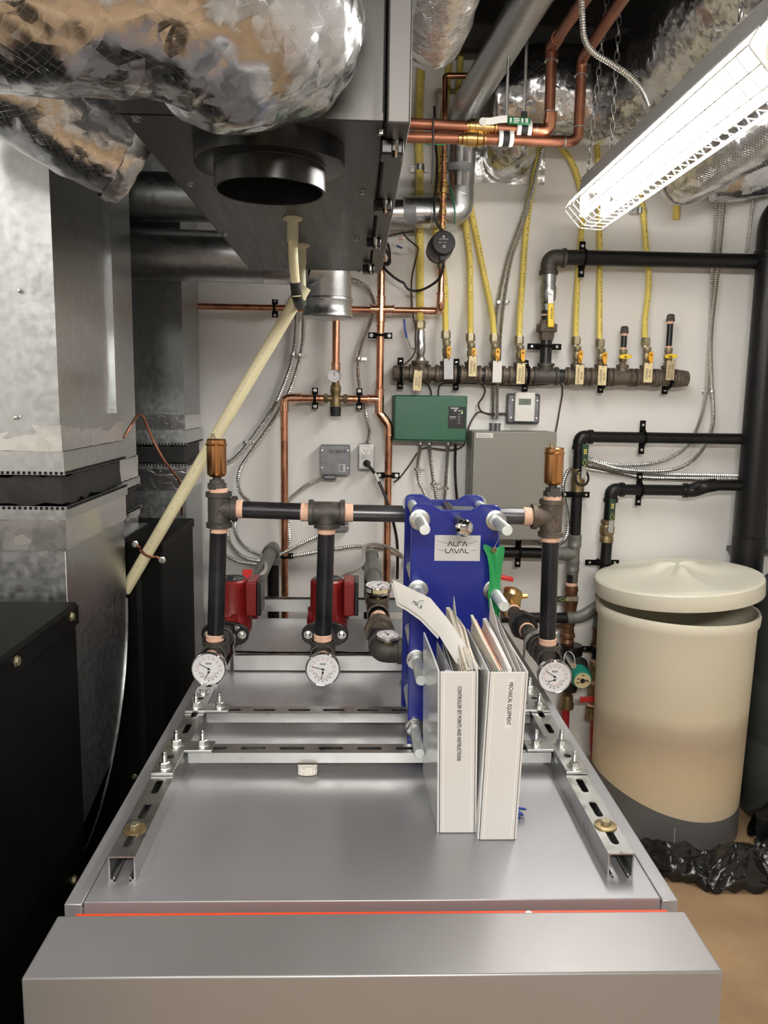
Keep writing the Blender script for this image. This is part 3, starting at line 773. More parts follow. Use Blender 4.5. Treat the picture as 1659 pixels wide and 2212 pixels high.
def band(Tg, c, R, a0, a1, z0, z1, m, name):
    n = 12; mb = MB(); rows = [[V((c.x+R*math.sin(a0+(a1-a0)*i/n), c.y-R*math.cos(a0+(a1-a0)*i/n), z)) for i in range(n+1)] for z in (z0, z1)]
    mb.sheet(rows, .0004); return part(name, mb, m, Tg)
band(Tg, g, .0382, -.45, .75, g.z-.018, g.z-.007, 'tag_tan', 'sticker')
band(Tg, g, .0382, -1.15, -.6, g.z-.018, g.z-.006, 'paper', 'sticker')
t = P(838, 1370, 1.855)
flat_gauge('thin steel thermometer dial lying face up on the elbow by the heat exchanger', t, .0295, .010, (0, -.12, 1), (LX, 1.87, LZ), 'zinc', 2.0)

# ------------------------------------------------------------------ line from the riser beside the tank, with bronze check valve
RX = br.x; RZ = br.z
T = thing('supply_pipe', 'black pipe with hex union running back from the riser beside the green pump', 'pipe', (RX, 2.2, RZ-.03))
q0 = V((RX, 1.97, RZ)); q1 = P(1097, 1305, 2.42)
def along(t): return q0+(q1-q0)*t
dd = (q1-q0).normalized()
part('pipe', MB().cyl(q0, along(.86), RP, n=20), 'iron_pipe', T)
part('coupling', MB().lathe(along(.1), dd, [(0, .033), (.05, .033), (.055, .028), (.10, .026)], 20), 'cast_iron', T)
part('union', MB().cyl(along(.50), along(.58), .041, n=8).lathe(along(.58), dd, [(0, .034), (.03, .032), (.035, .026)], 8).lathe(along(.44), dd, [(0, .027), (.028, .029)], 18), 'iron_pipe', T)
tape(along(.42), dd, .022, .012, T); tape(along(.80), dd, .022, .014, T)
part('check_valve', MB().lathe(along(.84), dd, [(0, .026), (.03, .026), (.05, .036), (.09, .038), (.12, .03), (.15, .026)], 18).lathe(along(.97), V((.25, 0, 1)), [(0, .034), (.045, .034), (.055, .026), (.06, .01)], 16).cyl(along(.95)+V((.02, 0, .03)), along(.95)+V((.055, 0, .035)), .008, n=10), 'brass', T)
lv = along(1.0)+V((-.01, .0, .085))
part('lever', MB().obox(lv, (.022, 0, -.004), (0, .014, 0), (.001, 0, .006)), 'red_plastic', T, 'red plastic lever', bev=.002)
# steel straps holding the pipes down to the frame
def strap(c, r, label, foot):
    c = V(c); w = .012; pts = []
    for i in range(15):
        a = math.radians(-30+210*i/14); pts.append((c.x+r*math.cos(a), c.z+r*math.sin(a)))
    path_ = [(c.x+r*.95, foot)]+pts+[(c.x-r*1.0, foot)]
    rows = [[V((x, c.y-w, z)) for x, z in path_], [V((x, c.y+w, z)) for x, z in path_]]
    T = thing('pipe_strap', label, 'strap', (c.x, c.y, foot))
    part('band', MB().sheet(rows, .0022), 'zinc', T)
    n = MB(); bolt_hex(n, (c.x+r+.002, c.y, c.z+r*.9), (1, 0, .2), .007, .006); part('clamp_bolt', n, 'bolt_zinc', T)
strap(along(.16), .0355, 'grey steel strap over the black pipe beside the gauge by the green pump', ZB+.045)
strap((bl.x, 2.062, bl.z+.004), .033, 'grey steel strap behind the gauge nearest the black furnaces', ZB+.045)
# ------------------------------------------------------------------ two ring binders full of papers
def binder(name_label, x0, x1, yf, yb, h, lean, lx0, lx1, text, tsize, tz, film, tab):
    """spine facing the room; lx0/lx1: x of the cover ends at the back"""
    T = thing('ring_binder', name_label, 'binder', ((x0+x1)/2, (yf+yb)/2, ZB))
    z0, z1 = ZB+.001, ZB+h; t = .0035
    def xx(x, z): return x+lean*(z-ZB)/h
    sp = MB().add([(xx(x, z), y, z) for y in (yf, yf+t) for x, z in ((x0, z0), (x1, z0), (x1, z1), (x0, z1))],
                  [(0, 1, 2, 3), (7, 6, 5, 4), (0, 4, 5, 1), (1, 5, 6, 2), (2, 6, 7, 3), (3, 7, 4, 0)])
    s = part('spine', sp, 'white_binder', T, bev=.0012)
    for nm, xa, xb, sg in (('cover', x0, lx0, -1), ('cover', x1, lx1, 1)):
        rows = []
        for i in range(7):
            u = i/6; y = yf+.002+(yb-yf)*u
            rows.append([V((xx(xa, z)+(xb-xa)*u**1.3*(1 if True else 0)+sg*.001, y, z-(0.0 if k else 0))) for k, z in enumerate([z0+(z1-z0)*j/4 for j in range(5)])])
        c = part(nm, MB().sheet(rows, .003*sg), film if sg < 0 else 'white_binder', T, smooth=60)
        if sg < 0:
            rv = MB()
            for zr in (.035, h-.045):
                q = V((xx(x0, ZB+zr)-.002, yf+.014, ZB+zr)); rv.cyl(q-X_*.0015, q+X_*.002, .0035, n=12)
            part('rivet', rv, 'ink', c)
    sm = MB()
    for xs in (x0+.006, x1-.006):
        sm.add([(xx(xs+d, z), yf-.0006, z) for z in (z0+.004, z1-.004) for d in (-.0006, .0006)], [(0, 1, 3, 2)])
    part('welded_seam', sm, 'white_plastic', s)
    if tab:
        a, b, c_, d = tab
        lab = MB().add([(xx(x, z), yf-y_, z) for y_ in (.0001, .0009) for x, z in ((a, c_), (b, c_), (b, d), (a, d))], [(0, 1, 2, 3), (7, 6, 5, 4), (0, 4, 5, 1), (1, 5, 6, 2), (2, 6, 7, 3), (3, 7, 4, 0)])
        part('label_slip', lab, 'paper', s)
    up = V((1, 0, 0)); right = V((lean*-1/h*0, 0, -1))
    lettering(text, tsize, ((xx((x0+x1)/2, tz))+(.002 if not tab else ((tab[0]+tab[1])/2-(x0+x1)/2)), yf-.0012, tz), (-lean/h, 0, -1), (1, 0, -lean/h), 'ink', s, off=.0003, squash=.66)
    # ring mechanism
    rg = MB()
    xm = (x0+x1)/2
    for zz in (ZB+.07, ZB+h/2, ZB+h-.07): rg.torus((xm-.004, yf+.032, zz), (0, 0, 1), .024, .0016, 20, 6)
    rg.box(xx(x0, ZB+h)+.008, xx(x0, ZB+h)+.022, yf+.006, yf+.014, ZB+.03, ZB+h-.002)
    part('ring_mechanism', rg, 'chrome', T)
    return T, xx
b1x0, b1x1 = .149, .2085
h1 = P(1000, 1451, 1.252).z-ZB; h2 = P(1088, 1452, 1.230).z-ZB
TB1, xx1 = binder('thick white binder marked controller set points and instructions', b1x0, b1x1, 1.252, 1.470, h1, -.006, .1425, .212, 'CONTROLLER SET POINTS AND INSTRUCTIONS', .0092, P(1003, 1563, 1.252).z, 'binder_film', None)
def page(grid_px, m, parent, name='page', th=.0004):
    return part(name, MB().sheet([[P(*q) for q in row] for row in grid_px], th), m, parent, smooth=70)
def stack(parent, x0, x1, y0, y1, n, htop, m, seed, name='page', wob=.004):
    r = random.Random(seed)
    for i in range(n):
        x = x0+(x1-x0)*(i+.5)/n; ph = r.random()*6; hh = htop+r.uniform(-.006, .004); yy = y1+r.uniform(-.012, .006)
        rows = [[V((x+wob*math.sin(ph+u*3)*u, y0+(yy-y0)*u, z)) for z in (ZB+.006, ZB+hh*.5, ZB+hh)] for u in (0, .25, .5, .75, 1)]
        part(name, MB().sheet(rows, (x1-x0)/n*.32), m, parent, smooth=70)
stack(TB1, .158, .172, 1.275, 1.45, 5, h1-.014, 'paper_grey', 1)
stack(TB1, .180, .204, 1.275, 1.455, 7, h1-.008, 'paper_cream', 2, wob=.006)
# crumpled bundle and single sheets standing out of the first binder
def blob_sheet(parent, pts, m, th, seed, amp=.004, name='page'):
    r = random.Random(seed); rows = []
    for (xa, ya, za), (xb, yb, zb) in pts:
        rows.append([V((xa+(xb-xa)*j/8+r.uniform(-amp, amp)*.5, ya+(yb-ya)*j/8+r.uniform(-amp, amp), za+(zb-za)*j/8+(r.uniform(-amp, amp) if 0 < j < 8 else 0))) for j in range(9)])
    part(name, MB().sheet(rows, th), m, parent, smooth=50)
zt = ZB+h1
for sd, dx, th in ((3, .0, .007), (13, .009, .006), (23, .017, .004)):
    blob_sheet(TB1, [((.186+dx, 1.285, zt-.03), (.190+dx, 1.29, zt-.004)), ((.182+dx, 1.34, zt-.05), (.186+dx, 1.345, zt+.012)), ((.178+dx, 1.40, zt-.06), (.182+dx, 1.405, zt+.030)), ((.174+dx, 1.44, zt-.08), (.178+dx, 1.445, zt+.050-dx)), ((.172+dx, 1.462, zt-.10), (.175+dx, 1.465, zt+.052-dx))], 'paper_cream', th, sd, .004)
blob_sheet(TB1, [((.196, 1.28, zt-.03), (.197, 1.28, zt-.004)), ((.190, 1.40, zt-.07), (.191, 1.40, zt+.025)), ((.186, 1.455, zt-.1), (.188, 1.46, zt+.075))], 'paper', .0008, 4, .001)
# long loose sheet fanned out over the cover
flap = []
for (x1p, y1p, d1), (x2p, y2p, d2) in (((1040, 1448, 1.300), (1012, 1449, 1.275)), ((1010, 1400, 1.345), (985, 1432, 1.335)), ((970, 1340, 1.40), (950, 1375, 1.39)), ((930, 1292, 1.435), (912, 1335, 1.43)), ((893, 1274, 1.455), (881, 1313, 1.45)), ((848, 1252, 1.475), (860, 1302, 1.47))):
    a, b = P(x1p, y1p, d1), P(x2p, y2p, d2)
    flap.append([a+(b-a)*j/4+V((0, 0, .003*math.sin(j*PI/4))) for j in range(5)])
fl = part('loose_sheet', MB().sheet(flap, .0006), 'paper', TB1, 'white sheet fanned out to the side', smooth=80)
flap2 = [[p+V((-.002, .010, -.008)) for p in row] for row in flap[2:]]
part('loose_sheet', MB().sheet(flap2, .0006), 'paper', TB1, smooth=80)
a, b = flap[3][3], flap[4][3]; n_ = (b-a).normalized()
lettering('rsica', .012, (a*.35+b*.65)+V((.006, -.004, .004)), (-n_), (flap[3][0]-flap[3][4]), 'ink', fl, off=.0012)
b2x0, b2x1 = .2150, .2735
TB2, xx2 = binder('thick white binder marked mechanical equipment', b2x0, b2x1, 1.230, 1.470, h2, .008, .213, .2735, 'MECHAICAL EQUIPMENT', .0100, P(1088, 1519, 1.230).z, 'binder_film', (.2435, .2555, P(1088, 1574, 1.230).z, P(1088, 1466, 1.230).z))
stack(TB2, .222, .231, 1.26, 1.45, 4, h2-.012, 'paper_grey', 5)
stack(TB2, .240, .258, 1.26, 1.45, 6, h2-.008, 'paper', 6, wob=.006)
zt = ZB+h2
blob_sheet(TB2, [((.238, 1.26, zt-.03), (.240, 1.26, zt-.006)), ((.228, 1.36, zt-.05), (.230, 1.36, zt+.014)), ((.222, 1.44, zt-.08), (.221, 1.45, zt+.034))], 'paper_cream', .005, 8, .003)
blob_sheet(TB2, [((.246, 1.26, zt-.03), (.247, 1.26, zt-.008)), ((.236, 1.36, zt-.05), (.237, 1.36, zt+.010)), ((.230, 1.44, zt-.08), (.229, 1.45, zt+.026))], 'paper_orange', .0016, 9, .001)
blob_sheet(TB2, [((.256, 1.26, zt-.03), (.257, 1.26, zt-.006)), ((.247, 1.36, zt-.05), (.249, 1.36, zt+.014)), ((.243, 1.45, zt-.08), (.245, 1.46, zt+.026))], 'paper', .007, 10, .004)
blob_sheet(TB2, [((.268, 1.25, zt-.03), (.269, 1.25, zt-.004)), ((.262, 1.38, zt-.06), (.263, 1.38, zt+.02)), ((.258, 1.455, zt-.1), (.258, 1.46, zt+.066))], 'paper', .0008, 11, .0008)
blob_sheet(TB2, [((.276, 1.25, zt-.03), (.277, 1.25, zt-.004)), ((.273, 1.36, zt-.06), (.274, 1.36, zt+.016)), ((.270, 1.45, zt-.1), (.270, 1.46, zt+.034))], 'paper', .0008, 12, .0008)
# ------------------------------------------------------------------ black furnaces and galvanized ducts
def screw(mb, c, d, r=.008):
    c = V(c); d = V(d); mb.lathe(c, d, [(0, r*1.3), (.001, r*1.3), (.002, r), (.006, r), (.0065, r*.5)], 6)
T = thing('furnace', 'nearest black steel furnace cabinet at the edge of the boiler', 'furnace', (-.85, .95, 0))
FX = -.570
part('cabinet', MB().box(-1.25, FX-.003, .25, 1.588, 0, 1.135), 'black_paint', T, bev=.003)
part('lid', MB().prism([(-1.252, .248, 1.128), (FX+.002, .248, 1.128), (FX+.002, .248, 1.166), (FX-.004, .248, 1.173), (-1.252, .248, 1.173)], (0, 1.345, 0)), 'black_paint', T, bev=.002)
for q in ((34, 1428), (153, 1332), (163, 1900)):
    c = PX(*q, FX+.001); m = MB(); screw(m, c+X_*(.0 if q[1] < 1500 else -.004), X_); part('screw', m, 'brass_pale', T)
T = thing('furnace', 'far black steel furnace cabinet behind the sloping cream pipe', 'furnace', (-.78, 2.33, 0))
F2 = -.526
part('cabinet', MB().box(-1.25, F2-.003, 2.125, 2.538, 0, 1.18), 'black_paint', T, bev=.003)
part('lid', MB().box(-1.252, F2+.001, 2.121, 2.545, 1.172, 1.200), 'black_paint', T, bev=.004)
part('side_seam', MB().box(-.60, -.585, 2.1235, 2.126, .1, 1.12).box(-.665, -.655, 2.1235, 2.126, .1, 1.12), 'black_gloss', T)
m = MB(); screw(m, P(291, 1677, 2.119), (0, -1, 0), .006); part('screw', m, 'brass_pale', T)

def crossed(mb, a, b, c, d, out):     # panel with a cross break: centre raised
    mid = (V(a)+V(b)+V(c)+V(d))/4+V(out)
    return mb.add([a, b, c, d, mid], [(0, 1, 4), (1, 2, 4), (2, 3, 4), (3, 0, 4)])
def duct_box(x0, x1, y0, y1, z0, z1, br_=.006, panels=1):
    mb = MB(); k = panels
    for i in range(k):
        a, b = z0+(z1-z0)*i/k, z0+(z1-z0)*(i+1)/k
        crossed(mb, (x0, y0, a), (x1, y0, a), (x1, y0, b), (x0, y0, b), (0, -br_, 0))
        crossed(mb, (x1, y0, a), (x1, y1, a), (x1, y1, b), (x1, y0, b), (br_, 0, 0))
        crossed(mb, (x1, y1, a), (x0, y1, a), (x0, y1, b), (x1, y1, b), (0, br_, 0))
        crossed(mb, (x0, y1, a), (x0, y0, a), (x0, y0, b), (x0, y1, b), (-br_, 0, 0))
    mb.add([(x0, y0, z0), (x1, y0, z0), (x1, y1, z0), (x0, y1, z0)], [(3, 2, 1, 0)])
    mb.add([(x0, y0, z1), (x1, y0, z1), (x1, y1, z1), (x0, y1, z1)], [(0, 1, 2, 3)])
    return mb
def ring(x0, x1, y0, y1, z0, z1, e, wav=0, seed=0):      # a closed band around a rectangular duct, e outside it
    mb = MB(); n = 14; pts = []
    r = random.Random(seed)
    for (xa, ya), (xb, yb) in (((x0-e, y0-e), (x1+e, y0-e)), ((x1+e, y0-e), (x1+e, y1+e)), ((x1+e, y1+e), (x0-e, y1+e)), ((x0-e, y1+e), (x0-e, y0-e))):
        for i in range(n): pts.append((xa+(xb-xa)*i/n, ya+(yb-ya)*i/n))
    m = len(pts); o = 0; rows = 4
    cx_, cy_ = (x0+x1)/2, (y0+y1)/2
    for j in range(rows+1):
        for i, (x, y) in enumerate(pts):
            wz = r.uniform(-wav, wav) if j in (0, rows) else 0
            wo = r.uniform(0, wav*.5) if wav else 0
            d = V((x-cx_, y-cy_, 0)).normalized()*wo
            mb.v.append(V((x, y, z0+(z1-z0)*j/rows+wz))+d)
    for j in range(rows):
        for i in range(m): mb.f.append((j*m+i, j*m+(i+1) % m, (j+1)*m+(i+1) % m, (j+1)*m+i))
    return mb
def teeth(x0, x1, y0, y1, z, e, step=.011):
    mb = MB(); h = .003
    x = x0
    while x < x1: mb.box(x, x+step*.5, y0-e-.0012, y0-e, z-h, z+h); x += step
    y = y0
    while y < y1: mb.box(x1+e, x1+e+.0012, y, y+step*.5, z-h, z+h); y += step
    return mb
def plenum(T, x0, x1, y0, y1, zs):
    """bands from the top: foil, flange, canvas, flange, foil"""
    f1a, f1b, c0, c1, f2a, f2b = zs
    part('foil_tape', ring(x0, x1, y0, y1, f1b, f1a, .0025, .003, 1), 'foil_tape', T, smooth=20)
    p = part('flange', ring(x0, x1, y0, y1, c0, f1b, .007), 'galv', T)
    part('crimped_edge', teeth(x0, x1, y0, y1, c0+.004, .0075), 'dark_hole', p)
    part('canvas_joint', ring(x0+.012, x1-.012, y0+.012, y1-.012, c1, c0, .006, .008, 3), 'canvas_black', T, 'black flexible canvas joint', smooth=60)
    p = part('flange', ring(x0, x1, y0, y1, f2a, c1, .009), 'galv', T)
    part('crimped_edge', teeth(x0, x1, y0, y1, c1-.004, .0095), 'dark_hole', p)
    part('foil_tape', ring(x0, x1, y0, y1, f2b, f2a, .004, .003, 2), 'foil_tape', T, smooth=20)
D1 = (-1.12, -.613, 1.655, 2.078)
def zy(py, y): return P(140, py, y).z
zs = [zy(v, 1.655) for v in (921, 976, 1026, 1093, 1122, 1188)]
T = thing('return_duct', 'large galvanized duct behind the nearest black furnace', 'duct', (-.86, 1.88, .4))
part('upper_duct', duct_box(*D1, zs[2]+.01, 2.82, .014, 2), 'galv', T, smooth=12)
part('standing_seam', MB().box(D1[1]-.002, D1[1]+.016, 1.99, 1.994, zs[0]+.02, 2.82), 'galv', T)
part('standing_seam', MB().box(D1[1]-.002, D1[1]+.004, 1.80, 1.803, zs[0]+.02, 2.82), 'galv', T)
plenum(T, *D1, zs)
pts = [PX(140, 1120, D1[1])]
zt = zs[3]-.01
pl_ = [(1.655, zt), (2.078, zt)]+[(PX(x, y, D1[1]).y, PX(x, y, D1[1]).z) for x, y in ((275, 1290), (274, 1370), (269, 1460), (258, 1550), (242, 1640), (222, 1725), (200, 1790), (180, 1838))]+[(1.60, .60), (1.60, .50), (1.655, .50)]
pl_ = [(min(2.078, y), z) for y, z in pl_]
mb = MB().prism([(D1[0], y, z) for y, z in pl_], (D1[1]-D1[0], 0, 0)); part('curved_boot', mb, 'galv', T, bev=.001, smooth=30)
hem = []
for y, z in pl_[2:10]: hem.append(V((D1[1]+.0015, y, z)))
part('hem', MB().tube(spline(hem, 4), .0025, 6), 'zinc', T)
for q_ in ((34, 902), (42, 628)):
    sc = MB(); screw(sc, P(*q_, 1.646), (0, -1, 0), .0035); part('screw', sc, 'bolt_zinc', T)
# supply duct standing on the far furnace
D2 = (-1.1, -.662, 2.16, 2.39)
T = thing('supply_duct', 'narrow galvanized duct standing on the far black furnace', 'duct', (-.88, 2.27, 1.2))
z2 = [P(300, v, 2.38).z for v in (985, 1030, 1050, 1092, 1098, 1112)]
part('upper_duct', duct_box(*D2, z2[2]+.01, 2.5, .006, 1), 'galv', T, smooth=12)
plenum(T, *D2, z2)
part('lower_duct', duct_box(*D2, 1.203, z2[3]-.01, .002, 1), 'galv', T)
part('flange', MB().box(D2[0], D2[1]+.022, D2[2], D2[3]+.022, 1.2005, 1.205), 'galv', T)
D3 = (-1.15, -.600, 2.772, 3.052)
T = thing('return_duct', 'galvanized duct behind the far black furnace, beside the wall', 'duct', (-.87, 2.94, .1))
z3 = [P(395, v, 2.757).z for v in (897, 930, 962, 1003, 1015, 1060)]
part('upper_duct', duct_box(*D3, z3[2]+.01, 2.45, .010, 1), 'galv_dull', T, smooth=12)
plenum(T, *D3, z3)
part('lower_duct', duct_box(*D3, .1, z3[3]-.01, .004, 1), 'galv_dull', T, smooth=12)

# round ducts crossing behind the hanging unit
RDY = 2.67
c0 = P(460, 548, RDY)
T = thing('round_duct', 'lower of two round galvanized ducts below the hanging steel unit', 'duct', (-.6, RDY, c0.z))
zc = P(287, 545, RDY).z; ze = P(640, 560, RDY).z
part('pipe', MB().cyl((-1.2, RDY, zc), (P(668, 548, RDY).x, RDY, ze), .081, n=40), 'galv', T)
part('foil_tape', MB().lathe(P(571, 557, RDY), X_, [(0, .082), (.001, .0835), (.077, .0835), (.078, .082)], 40, False), 'foil_tape', T)
e = P(707, 585, 2.80)
mb = MB(); mb.tube(bend([V((P(650, 548, RDY).x, RDY, ze)), V((e.x, 2.72, ze)), V((e.x+.004, 2.74, ze-.13))], .09, 8), .081, 36)
part('elbow', mb, 'galv', T)
rg = MB()
ez = ze-.13
rg.lathe((e.x+.004, 2.74, ez), -Z_, [(-.02, .0815), (-.015, .085), (-.005, .085), (0, .0815), (.03, .081), (.035, .084), (.045, .084), (.05, .078), (.052, .02), (.053, .0)], 36, False)
part('end_cap', rg, 'galv', T)
c1 = P(350, 425, 2.675)
T = thing('round_duct', 'upper of two round galvanized ducts, in the gloom beside the hanging steel unit', 'duct', (-.6, 2.7, c1.z))
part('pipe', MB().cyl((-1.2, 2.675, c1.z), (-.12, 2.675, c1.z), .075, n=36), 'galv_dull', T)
# thin copper line looping over the furnace
mb = MB().tube(spline(PP([(268, 945, 2.10), (285, 915, 2.13), (300, 896, 2.2), (312, 905, 2.22), (328, 945, 2.24), (355, 995, 2.26), (385, 1035, 2.3), (392, 1060, 2.34), (393, 1112, 2.4)]), 8), .0035, 8)
solo('copper_line', mb, 'copper_dull', 'thin copper tube curving from the duct down to the far furnace', 'tube')
# sloping drain pipe with its trap, clamped to the far furnace
A = P(640, 648, 2.05); Bp = P(318, 1195, 2.099); Cc = Bp+(Bp-A)*.16
T = thing('drain_pipe', 'long cream plastic drain pipe sloping down to the far furnace', 'pipe', Cc)
part('pipe', MB().cyl(A, Cc, .0160, n=20), 'pvc_cream', T)
dv = (Cc-A).normalized()
part('coupling', MB().cyl(A-dv*.04, A+dv*.012, .0185, n=18), 'pvc_cream', T)
n_ = V((-dv.z, 0, dv.x)).normalized()
k = Bp
cp = MB()
cp.tube([k-n_*.045+Y_*.018, k-n_*.024+Y_*.012, k-n_*.017-Y_*.010, k-Y_*.0195, k+n_*.017-Y_*.010, k+n_*.024+Y_*.012, k+n_*.045+Y_*.018], .004, 8)
p = part('pipe_clip', cp, 'copper_dull', T, 'copper coloured clip')
for sg in (-1, 1):
    sc = MB(); screw(sc, k+n_*.042*sg+Y_*.014, (0, -1, 0), .008); part('screw', sc, 'bolt_zinc', p)
def dashes(parent, pts, off, m='paper_grey', step=.02, seed=0, wd=.0022):
    r = random.Random(seed); mb = MB(); off = V(off)
    pts = resample([V(p) for p in pts], step)
    for a, b in zip(pts, pts[1:]):
        if r.random() < .45: continue
        d = (b-a); u = d*(.3+.4*r.random())/2; k = d.normalized().cross(off.normalized())*wd*(.7+.5*r.random())
        mb.obox((a+b)/2+off, u, k, off.normalized()*.0002)
    return part('lettering', mb, m, parent)
dashes(T, [A+(Cc-A)*.1, A+(Cc-A)*.95], V((0, -.0168, 0))-n_*.002*(1 if n_.x > 0 else -1), step=.008, seed=3, wd=.0011)
# ------------------------------------------------------------------ hanging steel air unit
ZH = 1.98
nl, nr_, fr_, fl_ = PZ(270, 245, ZH), PZ(897, 280, ZH), PZ(800, 590, ZH), PZ(520, 570, ZH)
hx0, hx1 = (nl.x+fl_.x)/2, (nr_.x+fr_.x)/2+.012
hy0, hy1 = 1.165, 2.50
T = thing('air_handler', 'dark steel air handling unit hanging from the ceiling', 'air handler', ((hx0+hx1)/2, 1.9, ZH))
HT = 2.50
xd = hx1-.034
part('housing', MB().box(hx0, xd-.001, hy0, hy1, ZH, HT), 'hrv_steel', T, bev=.004)
part('door', MB().box(xd+.001, hx1, hy0-.012, hy1-.01, ZH-.006, HT), 'hrv_edge', T, bev=.003)
part('lip', MB().box(hx0, xd-.004, hy0-.004, hy0, ZH, ZH+.010).box(hx0, hx0+.09, hy0-.003, hy0, ZH, ZH+.06), 'hrv_steel', T)
c = V((PZ(583, 305, ZH).x, 1.287, ZH)); c.x = P(583, 350, 1.287).x
R1 = .1155; R2 = .0855
col_ = MB().lathe((c.x, c.y, ZH), -Z_, [(0, R1), (.032, R1), (.033, R1-.002), (.033, R2+.001), (.034, R2), (.068, R2), (.069, R2-.002), (.068, R2-.004), (-.002, R2-.004)], 56, False)
part('collar', col_, 'black_gloss', T, 'black stepped round collar', smooth=30)
part('duct_opening', MB().cyl((c.x, c.y, ZH-.012), (c.x, c.y, ZH-.014), R2-.005, n=40), 'dark_hole', T)
for px, py in ((295, 253), (566, 268), (823, 282), (410, 395), (487, 503), (783, 412), (771, 513), (775, 583)):
    q = PZ(px, py, ZH); mb = MB(); screw(mb, (q.x, q.y, ZH), (0, 0, -1), .0055); part('screw', mb, 'zinc', T)
mb = MB(); screw(mb, P(373, 222, hy0), (0, -1, 0), .007); part('screw', mb, 'zinc', T)
for px, py in ((846, 318), (826, 442), (807, 522), (796, 578)):
    q = PZ(px, py, ZH-.012)
    l = MB().box(q.x-.017, q.x+.017, q.y-.022, q.y+.022, ZH-.028, ZH-.006)
    p = part('latch', l, 'black_gloss', T, bev=.003)
    part('catch', MB().tube([(q.x+.004, q.y-.02, ZH-.03), (q.x+.004, q.y-.026, ZH-.024), (q.x+.004, q.y-.026, ZH-.006)], .005, 8), 'chrome', p)
rod_ = []
q0, q1 = PZ(846, 318, ZH-.012), PZ(796, 578, ZH-.012)
part('seam', MB().box(xd-.001, xd+.001, hy0, hy1, ZH-.0065, ZH-.001), 'dark_hole', T)
# condensate trap
d0 = PZ(632, 470, ZH); d1 = PZ(651, 528, ZH)
T = thing('condensate_trap', 'cream plastic trap pipe dropping from the bottom of the hanging steel unit', 'pipe', (d0.x, d0.y, 1.75))
pa = [V((d0.x, d0.y, ZH-.004)), P(633, 560, d0.y+.0), P(641, 632, d0.y+.02)]
part('fitting', MB().cyl((d0.x, d0.y, ZH), (d0.x, d0.y, ZH-.006), .021, n=6).cyl((d0.x, d0.y, ZH-.004), (d0.x, d0.y, ZH-.05), .0125, n=14), 'pvc_old', T)
part('fitting', MB().cyl((d1.x, d1.y, ZH), (d1.x, d1.y, ZH-.006), .021, n=6).cyl((d1.x, d1.y, ZH-.004), (d1.x, d1.y, ZH-.05), .0125, n=14), 'pvc_old', T)
e1 = P(641, 640, d0.y+.02); e2 = P(652, 655, d1.y)
part('pipe', MB().tube(bend([pa[0], pa[1], e1], .05), .0105, 14), 'pvc_cream', T)
part('pipe', MB().tube(bend([V((d1.x, d1.y, ZH-.004)), P(652, 600, d1.y), e2], .05), .0105, 14), 'pvc_old', T)
part('band', MB().tube(bend([P(638, 610, d0.y+.01), e1, P(647, 660, (d0.y+d1.y)/2), e2], .03), .0118, 14), 'black_rubber', T, 'black stained joint')

# ------------------------------------------------------------------ foil wrapped ducts
def foil_duct(label, pts, rs, m='foil', amp=.05, fr=9, n=96, sub=14, scr=50, name='foil_duct', tapes=(), seed=0, cat='duct'):
    pp = spline(pts, sub); k = len(pts)-1; rr = []
    for i in range(len(pp)):
        t = min(i/sub, k-1e-6); j = int(t); u = t-j; u = u*u*(3-2*u); rr.append(rs[j]*(1-u)+rs[j+1]*u)
    c = sum(pp, V((0, 0, 0)))/len(pp)
    T = thing(name, label, cat, c)
    part('wrap', MB().tube(pp, rr, n, True, uvs=scr, amp=amp, fr=fr, seed=seed), m, T, smooth=180)
    return T, pp, rr
T, pp, rr = foil_duct('fat foil wrapped duct curling out of the face of the hanging steel unit',
    [P(545, 38, 1.162), P(543, 28, 1.10), P(500, 5, 1.03), P(405, -42, .98), P(250, -62, .95), P(80, -68, .94), P(-140, -75, .93)],
    [.137, .144, .140, .130, .121, .119, .119], 'foil', .070, 9, seed=3)
fl_ = []
for (xa, ya), (xb, yb) in (((375, 196), (352, 214)), ((430, 188), (400, 207)), ((500, 168), (470, 190)), ((560, 140), (540, 160))):
    a, b = P(xa, ya, .985), P(xb, yb, .99); fl_.append([a+(b-a)*j/4+V((0, RNG.uniform(-.004, .004), 0)) for j in range(5)])
part('loose_edge', MB().sheet(fl_, .001), 'foil', T, 'torn loose edge of foil', smooth=60)
T, pp, rr = foil_duct('shorter foil wrapped duct sloping under the fat one', [P(-110, 95, 1.42), P(20, 175, 1.46), P(150, 252, 1.50), P(266, 322, 1.545)], [.097, .097, .096, .093], 'foil', .05, 10, 80, seed=8)
d = (pp[-1]-pp[-4]).normalized()
cuff = MB().lathe(pp[-1]-d*.004, d, [(0, .094), (.012, .096), (.030, .089), (.036, .076), (.02, .06), (.0, .05)], 60, False)
for i in range(len(cuff.v)): cuff.v[i] += V((noise.noise(cuff.v[i]*40), noise.noise(cuff.v[i]*40+V((9, 0, 0))), noise.noise(cuff.v[i]*40+V((0, 9, 0)))))*.006
part('end_cuff', cuff, 'foil_fine', T, 'crumpled foil cuff', smooth=60)
gp = MB().lathe(pp[-1]-d*.02, d, [(0, .0905), (.012, .0905)], 60, False)
T, pp, rr = foil_duct('foil wrapped duct running along the door side of the hanging steel unit', [V((.195, 1.15, 2.58)), V((.195, 1.5, 2.58)), V((.196, 1.9, 2.58)), V((.196, 2.2, 2.58)), V((.196, 2.34, 2.59)), V((.196, 2.43, 2.625))], [.092, .094, .092, .092, .086, .06], 'foil_fine', .05, 14, seed=5)

